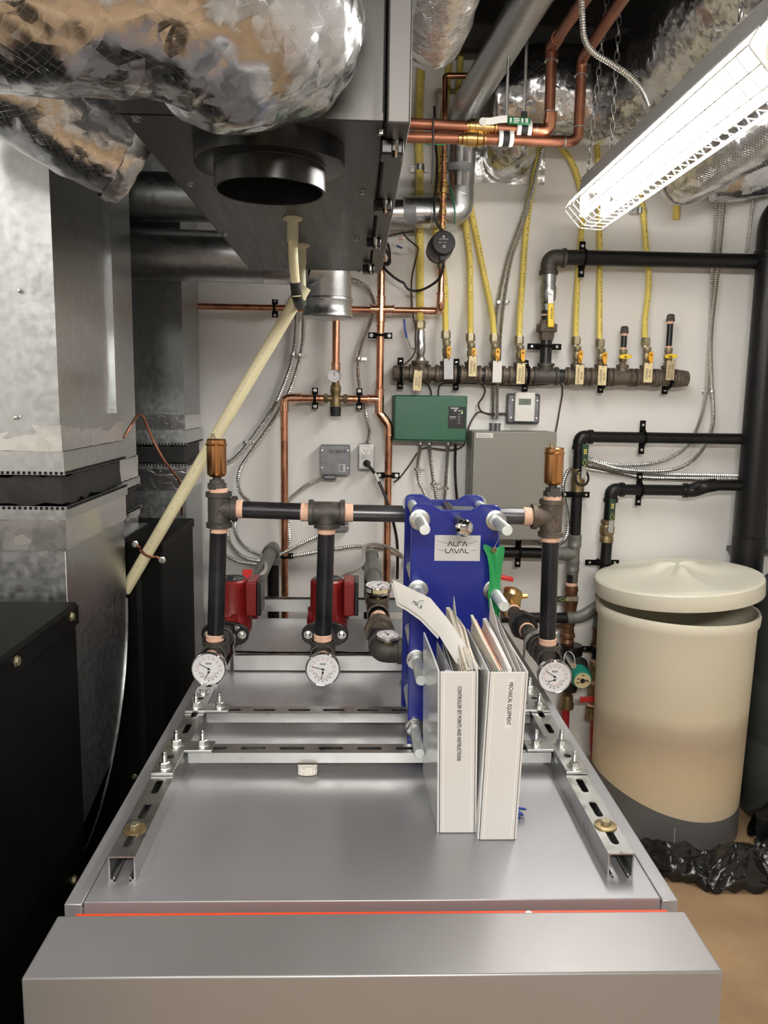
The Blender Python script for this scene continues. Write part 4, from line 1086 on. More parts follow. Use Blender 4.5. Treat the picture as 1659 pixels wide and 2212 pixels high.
# galvanized flue pipe along the ceiling, dropping and turning behind the unit
k0 = P(1160, -20, 2.15); k1 = P(1012, 238, 3.03)
va = V((k0.x, 1.2, 2.705)); 
zf = (k0.z+k1.z)/2
vb = V((P(1002, 250, 3.02).x, 3.02, zf))
xv = P(993, 370, 3.02).x
T = thing('vent_pipe', 'round galvanized vent pipe crossing the ceiling and turning down to the wall', 'pipe', (xv, 3.02, 2.3))
vd = V((xv-.005, 3.02, P(993, 420, 3.02).z))
va = V((vb.x+(k0.x-vb.x)*(3.02-1.2)/(3.02-2.15), 1.2, zf))
vc = P(985, 458, 3.02); ve = P(760, 470, 3.02)
part('pipe', MB().tube(bend([va, vb, V((xv, 3.02, vb.z-.3))], .09, 8), .052, 36), 'galv', T)
part('foil_tape', MB().lathe((xv, 3.02, P(993, 310, 3.02).z), -Z_, [(0, .053), (.002, .0545), (.075, .0545), (.077, .053)], 36, False), 'foil_tape', T)
part('grey_tape', MB().lathe((xv, 3.02, P(993, 358, 3.02).z), -Z_, [(0, .0535), (.001, .0548), (.026, .0548), (.027, .0535)], 36, False), 'grey_tape', T)
part('foil_tape', MB().lathe((xv, 3.02, P(993, 376, 3.02).z), -Z_, [(0, .053), (.002, .0545), (.05, .0545), (.052, .053)], 36, False), 'foil_tape', T)
part('elbow', MB().tube(bend([V((xv, 3.02, vb.z-.28)), V((xv, 3.02, vc.z)), V((xv-.2, 3.02, vc.z-.002))], .085, 4), .0545, 36), 'galv', T, smooth=20)
sm = MB()
for a in (.2, .5, .8):
    th = a*PI/2; cc = V((xv-.085, 3.02, vc.z+.085))+V((math.cos(th)*.085, 0, -math.sin(th)*.085)); ax_ = V((-math.sin(th), 0, -math.cos(th)))
    sm.torus(cc, ax_, .0548, .0022, 36, 6)
part('elbow_rib', sm, 'galv', T)
part('side_run', MB().cyl((xv-.06, 3.02, vc.z), (ve.x, 3.02, ve.z), .052, n=36), 'galv', T)
part('foil_tape', MB().lathe(P(930, 459, 3.02), -X_, [(0, .053), (.002, .0545), (.062, .0545), (.064, .053)], 36, False), 'foil_tape', T)
part('grey_tape', MB().lathe(P(897, 460, 3.02), -X_, [(0, .0535), (.001, .055), (.046, .055), (.047, .0535)], 36, False), 'grey_tape', T)
part('foil_tape', MB().lathe(P(871, 461, 3.02), -X_, [(0, .053), (.002, .0545), (.09, .0545), (.092, .053)], 36, False), 'foil_tape', T)
# foil ducts at the lamp end
T, pp, rr = foil_duct('broad foil wrapped duct running along the ceiling behind the lamp', [V((1.04, 1.3, 2.68)), V((1.03, 1.9, 2.68)), V((1.02, 2.4, 2.67)), V((1.0, 2.72, 2.66)), V((.84, 2.90, 2.655)), V((.62, 2.92, 2.655)), V((.46, 2.93, 2.64))], [.17, .17, .17, .165, .160, .155, .13], 'foil', .05, 7, seed=11)
cf = P(1103, 338, 3.05)
part('outlet_elbow', MB().tube(spline([V((.60, 2.92, 2.60)), V((cf.x, 2.96, cf.z+.10)), V((cf.x, 3.04, cf.z+.03)), V((cf.x, 3.12, cf.z+.02))], 8), .092, 48, True, uvs=20, amp=.05, fr=12, seed=4), 'foil', T, smooth=180)
a, b = P(1018, 285, 3.146), P(1175, 400, 3.146)
fs = [[V((a.x+(b.x-a.x)*j/16, 3.146+RNG.uniform(-.004, .0), a.z+(b.z-a.z)*i/12)) for j in range(17)] for i in range(13)]
part('foil_flange', MB().sheet(fs, .001), 'foil_fine', T, smooth=60)
T, pp, rr = foil_duct('foil wrapped duct hanging below the lamp', [P(1452, 384, 2.86), P(1485, 372, 2.80), P(1560, 322, 2.65), P(1660, 262, 2.48), P(1820, 160, 2.25)], [.085, .108, .112, .115, .115], 'foil_smooth', .03, 7, seed=21)
T, pp, rr = foil_duct('foil wrapped duct at the wall behind the black stack pipe', [P(1530, 395, 3.02), P(1600, 372, 3.02), P(1700, 340, 3.02), P(1850, 290, 3.02)], [.07, .10, .11, .11], 'foil', .05, 10, seed=31)

# ------------------------------------------------------------------ copper supply and return with lever valves, by the ceiling
def clamp_ring(mb, c, d, r, w=.012): mb.lathe(V(c)-V(d).normalized()*w/2, d, [(0, r), (.001, r+.002), (w-.001, r+.002), (w, r)], 18)
CY_ = 2.44
RC = .0158
T = thing('copper_pipe', 'upper of two copper lines leaving the hanging steel unit, lever valve with green grip', 'pipe', P(1190, 270, CY_))
a0 = V((hx1-.02, CY_, P(905, 267, CY_).z)); a1 = P(1186, 283, CY_); a2 = P(1192, 100, CY_); a3 = P(1290, -40, 1.95); a3 = a2+(a3-a2)*3
a0.z = P(905, 266, CY_).z
part('pipe', MB().tube(bend([a0, a1, a2, a3], .03, 8), RC, 18), 'copper_dull', T)
part('elbow', MB().tube(bend([P(1150, 281, CY_), a1, P(1189, 245, CY_)], .028, 8), RC+.003, 18), 'copper', T)
part('elbow', MB().tube(bend([P(1191, 132, CY_), a2, a2+(a3-a2)*.055], .02, 6), RC+.003, 18), 'copper_dull', T)
for px, py, d in ((1157, 281, X_), (1188, 243, Z_), (1191, 132, Z_)):
    rg = MB(); clamp_ring(rg, P(px, py, CY_), d, RC+.002, .005); part('solder_ring', rg, 'zinc', T)
vx = MB()
for px, r_, w_ in ((1012, .017, .012), (1020, .021, .02), (1036, .0225, .03), (1052, .021, .016), (1062, .018, .012), (1070, .0205, .006)): clamp_ring(vx, P(px, 266+(px-905)*.061, CY_), X_, r_-.002, w_)
part('valve_body', vx, 'brass', T)
hd = [P(1042, 262, CY_-.028), P(1060, 262, CY_-.028), P(1080, 258, CY_-.030), P(1095, 257, CY_-.030)]
mb = MB(); mb.cyl(P(1043, 265, CY_-.02), P(1043, 262, CY_-.031), .011, n=12)
for u, v in zip(hd, hd[1:]): mb.obox((u+v)/2, (v-u)/2*1.1, (0, .0016, 0), (0, 0, .0095))
lv = part('lever', mb, 'white_paint_metal', T, 'pale metal lever')
gq = P(1121, 261, CY_-.030)
part('grip', MB().obox(gq, (.033, 0, -.001), (0, .004, 0), (0, 0, .0105)), 'green_valve', lv, 'green grip with printed white marks', bev=.004)
tx = MB()
for i, (x0, x1, zz) in enumerate(((-.027, -.022, 0), (-.016, 0, .005), (-.016, .002, 0), (-.016, -.001, -.005), (.006, .012, 0), (.018, .026, 0))):
    tx.box(gq.x+x0, gq.x+x1, gq.y-.0046, gq.y-.0042, gq.z+zz-(.006 if i in (0, 4, 5) else .0015), gq.z+zz+(.006 if i in (0, 4, 5) else .0015))
part('lettering', tx, 'paper', lv)
T2 = thing('copper_pipe', 'lower of two copper lines leaving the hanging steel unit', 'pipe', P(1250, 300, CY_))
b0 = V((hx1-.02, CY_, P(905, 297, CY_).z)); b1 = P(1249, 306, CY_); b2 = P(1257, 128, CY_); b3 = P(1370, -40, 1.92); b3 = b2+(b3-b2)*3
part('pipe', MB().tube(bend([b0, b1, b2, b3], .03, 8), RC, 18), 'copper_dull', T2)
for px, py, d in ((1219, 305, X_), (1251, 276, Z_), (1255, 164, Z_)):
    rg = MB(); clamp_ring(rg, P(px, py, CY_), d, RC+.002, .005); part('solder_ring', rg, 'zinc', T2)
vx = MB()
for px, r_, w_ in ((993, .018, .010), (1003, .020, .012), (1018, .0225, .03), (1036, .021, .016), (1047, .0205, .006)): clamp_ring(vx, P(px, 297+(px-905)*.026, CY_), X_, r_-.002, w_)
part('valve_body', vx, 'brass', T2)
q = P(940, 309, CY_+.02)
part('grip', MB().obox(q, (.031, 0, -.0005), (0, .004, 0), (0, 0, .005)), 'green_valve', T2, 'green grip seen from below', bev=.003)
for tt, px, py, py0, nm in ((T, 1131, 276, 130, 'plastic pipe hanger with two white rings on the upper copper line'), (T2, 1092, 297, 160, 'plastic pipe hanger with two white rings on the lower copper line')):
    c = P(px, py+(3 if tt is T else 2), CY_)
    H = thing('pipe_hanger', nm, 'hanger', c)
    off = .0155
    for s in (-1, 1):
        w1 = MB(); clamp_ring(w1, c+X_*off*s, X_, RC+.0055, .013); part('ring', w1, 'white_plastic', H)
    w2 = MB(); clamp_ring(w2, c, X_, RC+.004, .017); w2.box(c.x-.008, c.x+.008, c.y-.006, c.y+.006, c.z+RC, c.z+.048) if tt is T else None
    part('saddle', w2, 'black_rubber', H)
    tp = P(px-8 if tt is T else px, py0, CY_)
    part('hanger_rod', MB().cyl((c.x, c.y, c.z+RC), (c.x, c.y, 2.86), .0048, n=10), 'zinc', H)
T = thing('cable_tie', 'long black cable tie hanging from the copper lines by the steel unit', 'cable tie', P(935, 300, CY_-.02))
part('strip', MB().tube(PP([(936, 252, CY_-.018), (936, 300, CY_-.019), (935, 350, CY_-.01), (933, 399, CY_)]), .0028, 6), 'wire_black', T)
# ------------------------------------------------------------------ fluorescent lamp with wire guard
LC = .722; LZT = 2.172; LY0, LY1 = 1.40, 2.50
T = thing('fluorescent_lamp', 'lit twin tube fluorescent lamp with wire guard hanging on chains', 'lamp', (LC, 1.95, 2.2))
hs = MB()
pf = [(-.050, 2.232), (-.040, 2.278), (.040, 2.278), (.050, 2.232)]
hs.prism([(LC+x, LY0-.02, z) for x, z in pf], (0, LY1-LY0+.04, 0))
part('housing', hs, 'lamp_housing', T, bev=.002)
rf = MB()
rows = [[V((LC+x, y, z)) for y in (LY0-.02, LY1+.02)] for x, z in ((-.064, 2.212), (-.050, 2.228), (-.03, 2.231), (.03, 2.231), (.050, 2.228), (.064, 2.212))]
rf.sheet(rows, .0012); part('reflector', rf, 'white_paint_metal', T)
for s in (-1, 1): part('tube', MB().lathe((LC+s*.033, LY0, LZT), Y_, [(0, .011), (.003, .0135), (LY1-LY0-.003, .0135), (LY1-LY0, .011)], 20), 'tube_light', T, 'glowing fluorescent tube')
for y in (LY0-.006, LY1+.006):
    for s in (-1, 1): part('socket', MB().box(LC+s*.033-.013, LC+s*.033+.013, y-.006, y+.006, LZT-.016, 2.232), 'white_plastic', T, bev=.003)
part('end_plate', MB().prism([(LC+x, LY0-.021, z) for x, z in ((-.056, 2.222), (-.044, 2.282), (.044, 2.282), (.056, 2.222))], (0, -.003, 0)), 'white_paint_metal', T)
gd = MB(); R_ = .0017
sec = [(-.066, 2.214), (-.082, 2.185), (-.032, 2.132), (.036, 2.128), (.096, 2.178), (.066, 2.214)]
ys = [LY0-.02+(LY1+.045-LY0+.02)*i/27 for i in range(28)]
for y in ys: gd.tube(bend([(LC+x, y, z) for x, z in sec], .006, 2), R_, 5)
for x, z in sec+[(-.057, 2.158), (.066, 2.153), (0, 2.130)]: gd.tube([(LC+x, ys[0], z), (LC+x, ys[-1], z)], R_, 5)
for i in range(len(ys)-1):
    gd.tube([(LC+.036, ys[i], 2.128), (LC+.096, ys[i+1], 2.178)], R_*.8, 4); gd.tube([(LC+.036, ys[i+1], 2.128), (LC+.096, ys[i], 2.178)], R_*.8, 4)
part('wire_guard', gd, 'white_paint_metal', T)
def chain(label, a, b):
    a, b = V(a), V(b); d = (b-a); n = max(3, int(d.length/.024)); dn = d.normalized(); u, v = frame_for(dn)
    mb = MB()
    for i in range(n):
        c = a+d*(i+.5)/n; s = u if i % 2 else v; hl = d.length/n*.68; pts = []
        for k in range(14):
            t = 2*PI*k/14; pts.append(c+dn*math.cos(t)*hl+s*math.sin(t)*.0065)
        mb.tube(pts, .0013, 5, closed=True)
    return solo('chain', mb, 'zinc', label, 'chain')
q = P(1535, 112, .668/((1535-772)/1700)*1.0)
chain('steel chain hooked to the lamp housing near its white end plate', (LC-.045, 1.50, 2.278), (LC-.02, 1.50, 2.86))
chain('steel chain over the white end plate of the lamp', (LC+.02, 1.41, 2.280), (LC-.005, 1.41, 2.86))
chain('steel chain at the wall end of the lamp, beside the bent copper pipe', (LC-.04, 2.46, 2.278), (LC-.002, 2.46, 2.86))
chain('slack steel chain at the wall end of the lamp', (LC+.03, 2.47, 2.278), (LC+.035, 2.47, 2.86))
mb = MB().corr(spline(PP([(1262, -150, 1.97), (1257, -30, 1.95), (1258, 40, 1.95), (1263, 85, 1.95), (1282, 113, 1.94), (1320, 137, 1.92), (1360, 165, 1.90), (1388, 197, 1.88), (1403, 232, 1.86)]), 10), .0075, .006, 10)
solo('armored_cable', mb, 'cable_steel', 'ribbed steel cable looping from the ceiling to the lamp', 'cable')
# ------------------------------------------------------------------ black stack pipe and plastic drain lines on the wall
WD = 3.06
SX, SY = 1.566, 3.04
T = thing('stack_pipe', 'thick black plastic stack pipe rising beside the salt tank', 'pipe', (SX, SY, .1))
zt = P(1640, 545, SY).z
part('pipe', MB().cyl((SX, SY, .02), (SX, SY, zt), .057, n=36), 'black_abs_dusty', T)
zc = P(1590, 1160, SY).z
part('coupling', MB().lathe((SX, SY, zc), -Z_, [(-.004, .057), (0, .061), (.006, .0615), (.35, .0605), (.353, .057)], 36, False), 'black_abs_dusty', T)
part('elbow', MB().tube(bend([V((SX, SY, zt-.02)), V((SX, SY, zt+.16)), V((SX+.5, SY-.02, zt+.20))], .16, 12), .062, 36).lathe((SX, SY, zt-.015), Z_, [(0, .057), (.003, .066), (.02, .066), (.024, .062)], 36, False), 'black_abs', T)

def bracket(c, ax, r, label, group='black pipe clamps on the wall', depth=None, pads=True, L=.062, m='black_paint', one=False):
    """strap around a pipe running along ax at c, ears lie across the pipe against the wall"""
    c = V(c); ax = V(ax).normalized(); s = ax.cross(Y_).normalized()
    T = thing('pipe_clamp', label, 'clamp', c, group)
    yb = c.y+r+.004; w = .0115
    mb = MB().obox((c.x, yb, c.z), s*L*.92, ax*w, Y_*.0018) if not one else MB().obox(V((c.x, yb, c.z))+s*L*.4, s*L*.55, ax*w, Y_*.0018)
    mb.lathe(c-ax*w*.45, ax, [(0, r+.0005), (.001, r+.0045), (w*.9-.001, r+.0045), (w*.9, r+.0005)], 22)
    for k in (-1, 1):
        mb.obox(c+s*k*(r+.006)+Y_*(r*.55), s*.0035, ax*w*.45, Y_*(r*.5))
    mb.cyl((c.x, yb, c.z), (c.x, max(WY, yb+.002), c.z), .005, n=8)
    part('strap', mb, m, T, bev=.0008)
    sc = MB()
    for k in ((-1, 1) if not one else (1,)):
        q = V((c.x, yb-.002, c.z))+s*k*(L*.68); sc.lathe(q, -Y_, [(0, .0075 if pads else .006), (.0015, .0075 if pads else .006), (.002, .0055), (.004, .005), (.0042, .0025)], 14)
    part('screw', sc, 'white_plastic' if pads else 'bolt_zinc', T)
    return T
def run(T, pts, r, m='black_abs', rad=.05, name='pipe', n=20): return part(name, MB().tube(bend([V(p) for p in pts], rad, 8), r, n), m, T)
def sock(T, c, d, r, ln, m, name='coupling'):
    c = V(c); d = V(d).normalized(); return part(name, MB().lathe(c-d*ln/2, d, [(0, r*.93), (.001, r), (.012, r), (.014, r*.96), (ln-.014, r*.96), (ln-.012, r), (ln-.001, r), (ln, r*.93)], 22), m, T)
# upper black line
r1 = .0215
e1 = P(1254, 950, WD); e1b = P(1660, 945, WD)
T = thing('drain_line', 'upper black plastic line crossing behind the stack pipe and dropping to the green pump', 'pipe', (e1.x, WD, .8))
zz = (P(1300, 943, WD).z+P(1560, 949, WD).z)/2
xD = P(1244, 1120, WD).x
top = V((e1.x-.004, WD, zz))
run(T, [(2.1, WD, zz), top], r1)
e = MB(); elbow(e, top, X_, -Z_, .0255, .0285, .05, .018); part('elbow', e, 'black_abs', T)
zA = P(1245, 1155, WD).z; zB = P(1237, 1270, WD).z
run(T, [top, (xD, WD, zA)], r1, 'black_abs', .01)
part('ball_valve', MB().lathe((xD, WD, P(1246, 1012, WD).z), -Z_, [(0, .024), (.018, .0275), (.022, .024), (.05, .028), (.075, .025), (.09, .026)], 18), 'brass_dull', T)
def lever(T, c, length, m='dark_green', tilt=0, grip=True):
    c = V(c); d = V((math.sin(tilt), 0, math.cos(tilt))); s = V((d.z, 0, -d.x))
    mb = MB().cyl(c, c-Y_*.03, .010, n=12).cyl(c-Y_*.028, c-Y_*.036, .0095, n=6)
    mb.obox(c-Y_*.03+d*.02, d*.03, s*.009, Y_*.0018)
    l = part('lever', mb, 'zinc', T)
    g = part('grip', MB().obox(c-Y_*.032+d*(length*.5+.02), d*(length*.5-.02), s*.0125, Y_*.0035), m, l, bev=.004)
    if m == 'dark_green':
        mk = MB(); q = c-Y_*.0362+d*(.055); k = .010
        for a, b in (((0, 1.4), (.75, 0)), ((.75, 0), (0, -1.4)), ((0, -1.4), (-.75, 0)), ((-.75, 0), (0, 1.4))):
            mk.tube([q+s*a[0]*k+d*a[1]*k, q+s*b[0]*k+d*b[1]*k], .0007, 5)
        for i in range(3): mk.obox(q+d*(.035+.007*i), s*.006, d*.002, Y_*.0002)
        part('mark', mk, 'yellow_tube', l)
    return l
cv = P(1256, 1028, WD-.028)
lever(T, cv, .125)
part('lock_ring', MB().torus(P(1257, 1032, WD-.045), (.35, -1, .2), .030, .0045, 28, 8), 'black_gloss', T)
sock(T, (xD, WD, P(1243, 1168, WD).z), Z_, .0265, .05, 'abs_grey')
run(T, [(xD, WD, zA), (xD-.004, WD, P(1238, 1300, WD).z)], .0225, 'abs_grey', .01, 'grey_pipe')
tz = P(1230, 1196, WD).z
part('grey_tee', MB().cyl((xD-.075, WD, tz), (xD, WD, tz), .0265, n=20).cyl((xD-.05, WD, tz), (xD-.022, WD, tz), .0285, n=20), 'abs_grey', T)
run(T, [(P(1085, 1192, WD).x-.25, WD, tz+.006), (xD-.06, WD, tz)], r1, 'black_abs', .01)
sock(T, (xD-.003, WD, P(1238, 1222, WD).z), Z_, .0265, .045, 'abs_grey'); 
lo = P(1235, 1255, WD)
part('nipple', MB().cyl((lo.x, WD, P(1236, 1240, WD).z), (lo.x, WD, P(1236, 1258, WD).z), .0225, n=18), 'iron_pipe', T)
tape((lo.x, WD, P(1236, 1265, WD).z), Z_, .0225, .014, T)
part('ball_valve', MB().lathe((lo.x, WD, P(1236, 1265, WD).z), -Z_, [(0, .025), (.02, .028), (.03, .024), (.06, .03), (.08, .026), (.10, .024), (.13, .024)], 18), 'rust_brown', T)
lv = P(1240, 1290, WD-.025)
lever(T, lv, .10, 'dark_green', -PI/2)
part('drain_body', MB().lathe((lo.x-.006, WD, P(1232, 1335, WD).z), -Z_, [(0, .024), (.03, .028), (.035, .024), (.06, .025), (.065, .030), (.078, .030), (.085, .024), (.1, .029), (.115, .022)], 18).cyl((lo.x, WD, P(1232, 1352, WD).z), (lo.x-.06, WD-.01, P(1232, 1352, WD).z), .008, n=10), 'rust_brown', T)
# second line, to the stack
e2 = P(1312, 1062, WD); zs_ = (P(1340, 1061, WD).z+P(1480, 1056, WD).z)/2
T2 = thing('drain_line', 'lower black plastic line joining the stack pipe with a double bend', 'pipe', (e2.x, WD, .6))
x2 = P(1300, 1300, WD).x; top2 = V((x2+.012, WD, zs_))
j1 = P(1483, 1056, WD); j2 = P(1512, 1047, WD)
run(T2, [top2, (j1.x, WD, zs_), (j1.x+.05, WD-.03, zs_+.025), (SX-.02, SY, zs_+.025)], r1, 'black_abs', .02)
part('offset_bend', MB().tube(bend([V((j1.x-.01, WD, zs_)), V((j1.x+.03, WD-.01, zs_)), V((j1.x+.055, WD-.035, zs_+.020)), V((j1.x+.10, WD-.03, zs_+.027))], .025, 8), .0262, 20).lathe((j1.x-.012, WD, zs_), X_, [(0, .024), (.001, .0295), (.016, .0295), (.018, .026)], 20), 'black_abs', T2)
e = MB(); elbow(e, top2, X_, -Z_, .0255, .0285, .05, .018); part('elbow', e, 'black_abs', T2)
zq = P(1303, 1400, WD).z
run(T2, [top2, (x2, WD, P(1303, 1320, WD).z)], r1, 'black_abs', .01)
part('ball_valve', MB().lathe((x2+.004, WD, P(1304, 1122, WD).z), -Z_, [(0, .022), (.003, .026), (.016, .026), (.018, .022), (.03, .029), (.055, .029), (.065, .024), (.075, .027), (.09, .027)], 18), 'brass_dull', T2)
tape((x2+.003, WD, P(1304, 1167, WD).z), Z_, .0215, .008, T2)
lever(T2, P(1314, 1143, WD-.028), .125)
sock(T2, (x2, WD, P(1301, 1275, WD).z), Z_, .0275, .045, 'abs_grey')
run(T2, [(x2, WD, P(1301, 1280, WD).z), (x2, WD, P(1301, 1350, WD).z)], .0245, 'abs_grey', .01, 'grey_pipe')
sock(T2, (x2-.002, WD, P(1300, 1343, WD).z), Z_, .0275, .04, 'abs_grey')
wy = P(1296, 1305, WD); w0 = P(1232, 1332, WD)
part('grey_wye', MB().tube(bend([V((x2, WD, wy.z)), P(1278, 1318, WD-.01), P(1256, 1333, WD-.02), V((w0.x-.02, WD-.02, w0.z))], .05, 8), .0245, 20).lathe((w0.x-.02, WD-.02, w0.z), X_, [(0, .025), (.001, .0275), (.02, .0275), (.022, .025)], 20), 'abs_grey', T2)
run(T2, [(w0.x-.02, WD-.02, w0.z), (P(1080, 1330, WD).x, WD-.02, w0.z)], r1, 'black_abs', .01)
part('rusty_tee', MB().lathe((x2-.004, WD, P(1299, 1352, WD).z), -Z_, [(0, .024), (.004, .028), (.014, .028), (.02, .025), (.06, .025), (.066, .029), (.078, .029), (.08, .024)], 18).cyl((x2, WD, P(1299, 1371, WD).z), (x2+.045, WD, P(1299, 1371, WD).z), .011, n=12), 'rust_brown', T2)
part('drain_cock', MB().cyl((x2+.04, WD, P(1299, 1371, WD).z), (x2+.062, WD, P(1299, 1371, WD).z), .0085, n=10).obox((x2+.068, WD, P(1299, 1371, WD).z), (.008, 0, 0), (0, .004, 0), (0, 0, .012)), 'brass_dull', T2)
tape((x2-.004, WD, P(1298, 1398, WD).z), Z_, .022, .010, T2)
part('nipple', MB().cyl((x2-.006, WD, P(1297, 1395, WD).z), (x2-.006, WD, P(1297, 1422, WD).z), .0215, n=18), 'black_abs', T2)
tape((x2-.008, WD, P(1295, 1430, WD).z), Z_, .022, .012, T2)
part('spring_check', MB().lathe((x2-.008, WD, P(1294, 1428, WD).z), -Z_, [(0, .024), (.008, .027), (.03, .027), (.034, .024), (.05, .026), (.07, .026), (.08, .021)], 8), 'brass_dull', T2)
tape((x2-.010, WD, P(1292, 1478, WD).z), Z_, .022, .018, T2)
part('ball_valve', MB().lathe((x2-.012, WD, P(1291, 1476, WD).z), -Z_, [(0, .026), (.012, .026), (.02, .024), (.045, .026), (.07, .022), (.085, .022)], 8).lathe((x2-.014, WD, P(1288, 1528, WD).z), -Z_, [(0, .024), (.005, .028), (.025, .025), (.034, .029), (.05, .029), (.052, .022)], 18), 'brass_dull', T2)
tape((x2-.013, WD, P(1289, 1524, WD).z), Z_, .023, .008, T2)
lever(T2, P(1300, 1504, WD-.026), .10, 'red_plastic', -PI/2-.02)
px0 = P(1285, 1548, WD)
part('red_tube', MB().tube(spline([V((px0.x, WD, px0.z)), P(1283, 1600, WD), P(1287, 1650, WD-.01), P(1300, 1690, WD-.03), P(1310, 1760, WD-.04)], 8), .0165, 18), 'red_pex', T2, 'red plastic tube')
# green circulator with gauge flange below the upper line
gx = P(1232, 1420, WD).x
T3 = thing('green_pump', 'small green circulator pump half hidden by the pressure gauge', 'pump', (gx, WD-.05, P(1232, 1520, WD).z))
gc_ = P(1258, 1470, WD-.13)
part('flange', MB().cyl((gx, WD-.005, P(1232, 1392, WD).z), (gx, WD-.005, P(1232, 1402, WD).z), .044, n=20).cyl((gx, WD-.005, P(1232, 1403, WD).z), (gx, WD-.005, P(1232, 1412, WD).z), .046, n=20), 'black_gloss', T3)
part('volute', MB().lathe((gx, WD-.005, P(1232, 1410, WD).z), -Z_, [(0, .03), (.03, .034), (.07, .04), (.13, .036), (.16, .030)], 20).cyl((gx+.02, WD-.02, gc_.z+.03), (gc_.x, gc_.y+.06, gc_.z), .045, n=20), 'black_rubber', T3)
part('motor', MB().lathe((gc_.x, gc_.y+.075, gc_.z+.01), (0, -1, -.12), [(0, .040), (.06, .041), (.066, .039), (.076, .037), (.078, .034)], 28), 'teal_pump', T3)
part('name_plate', MB().lathe((gc_.x, gc_.y-.0025, gc_.z+.0005), (0, -1, -.12), [(0, .0325), (.0012, .0325)], 28), 'tag_tan', T3)
mk = MB(); f_ = V((0, -1, -.12)).normalized(); u_ = V((0, -.12, 1)).normalized(); o_ = V((gc_.x, gc_.y-.0025, gc_.z))+f_*.0016
mk.lathe(o_, f_, [(0, .010), (.0015, .010), (.0016, .006), (.001, .005), (.001, .0)], 20, False)
for x, z in ((.016, .002), (.021, -.003), (-.017, .008), (-.018, -.008), (0, .024)): mk.obox(o_+X_*x+u_*z, X_*.0055, u_*.002, f_*.0003)
part('mark', mk, 'ink', T3)
part('tail_piece', MB().lathe((gx-.006, WD-.005, P(1226, 1500, WD).z), -Z_, [(0, .022), (.012, .024), (.03, .024), (.034, .028), (.055, .028), (.06, .02)], 18), 'brass_dull', T3)
part('red_tube', MB().cyl((gx-.010, WD-.005, P(1222, 1530, WD).z), (gx-.006, WD-.005, .1), .0165, n=18), 'red_pex', T3, 'red plastic tube')
a = P(1226, 1418, WD-.06); b = P(1239, 1438, WD-.18)
part('thermometer_well', MB().cyl(a, b, .0115, n=16), 'zinc', T3)
part('wire_loop', MB().tube(spline([a+V((-.018, -.02, -.02)), a+V((-.014, -.01, .012)), a+V((0, -.015, .025)), a+V((.016, -.03, .012)), a+V((.017, -.05, -.012))], 6), .0028, 8), 'zinc', T3)
# clamps on these lines
bracket((P(1392, 945, WD).x, WD, zz), X_, r1, 'black strap clamp on the upper black line, halfway to the stack pipe', pads=False, L=.072)
bracket((P(1385, 1058, WD).x, WD, zs_), X_, r1, 'black strap clamp on the line with the double bend', pads=False, L=.072)
bracket((P(1122, 1192, WD).x, WD, tz+.004), X_, r1, 'black strap clamp on the short black line right behind the blue heat exchanger', pads=False, L=.072)
bracket((xD, WD, P(1244, 1070, WD).z), Z_, r1, 'black strap clamp around the upright pipe below the lock ring valve', pads=False, L=.062)
bracket((x2, WD, P(1302, 1218, WD).z), Z_, r1, 'black strap clamp around the upright pipe behind the salt tank lid', pads=False, L=.075)
bracket((x2-.004, WD, P(1297, 1406, WD).z), Z_, r1+.001, 'black strap clamp on the upright pipe just above the taped brass check', pads=False, L=.070)

# ------------------------------------------------------------------ brine tank, softener, bag
TX, TY = 1.205, 2.835
T = thing('salt_tank', 'tall cream plastic salt tank standing in the corner by the wall', 'tank', (TX, TY, 0))
RT, RBt = .284, .272; HTk = P(1480, 1352, TY-RT).z
mb = MB().lathe((TX, TY, .03), Z_, [(0, RBt-.002), (.385, RBt+.004), (HTk-.085, RT-.002), (HTk-.07, RT+.006), (HTk-.040, RT+.008), (HTk-.030, RT+.004), (HTk-.032, RT-.004), (HTk-.11, RT-.008), (.02, RBt-.01)], 72, False)
part('shell', mb, 'tank_plastic', T, smooth=40)
n = 72; gm = MB(); rows = []
for z0_, amp in ((0.0, 0), (.03, 0), (.06, 0), (.118, 1)):
    rows.append([(TX+(RBt+.0015)*math.cos(2*PI*i/n), TY+(RBt+.0015)*math.sin(2*PI*i/n), z0_+(.008-.038*math.cos(2*PI*i/n)+.038*math.cos(2*PI*i/n)**2 if amp else 0)) for i in range(n)])
o = 0
for r_ in rows: gm.v += [V(p) for p in r_]
for j in range(3):
    for i in range(n): gm.f.append((j*n+i, j*n+(i+1) % n, (j+1)*n+(i+1) % n, (j+1)*n+i))
gm.f.append(tuple(range(n)))
part('grey_base', gm, 'tank_grey', T, 'grey lower band of the tank')
lid = MB(); LR = RT+.014; n = 96
def lid_h(rr, th):     # dished top with three soft ridges meeting in a knob
    k = max(0.0, math.cos(1.5*(th-2.5))**2)**2.2; u = rr/LR
    return .004-.010*math.sin(PI*min(1, u))**1.0+.004*(1-u)+.046*k*max(0, 1-u)**.8*min(1, u/.25)+.036*math.exp(-(u/.24)**2)
rings = [(-.052, LR-.012), (-.058, LR-.009), (-.058, LR-.002), (-.054, LR), (-.004, LR), (.002, LR-.004), (.003, LR-.012)]
for z_, r_ in rings: lid.v += [V((r_*math.cos(2*PI*i/n), r_*math.sin(2*PI*i/n), z_)) for i in range(n)]
m_ = 26
for q in range(1, m_+1):
    r_ = (LR-.014)*(1-q/m_)+.001; lid.v += [V((r_*math.cos(2*PI*i/n), r_*math.sin(2*PI*i/n), lid_h(r_, 2*PI*i/n))) for i in range(n)]
lid.v += [V(((LR-.012)*math.cos(2*PI*i/n), (LR-.012)*math.sin(2*PI*i/n), -.006)) for i in range(n)]
K = len(lid.v)//n
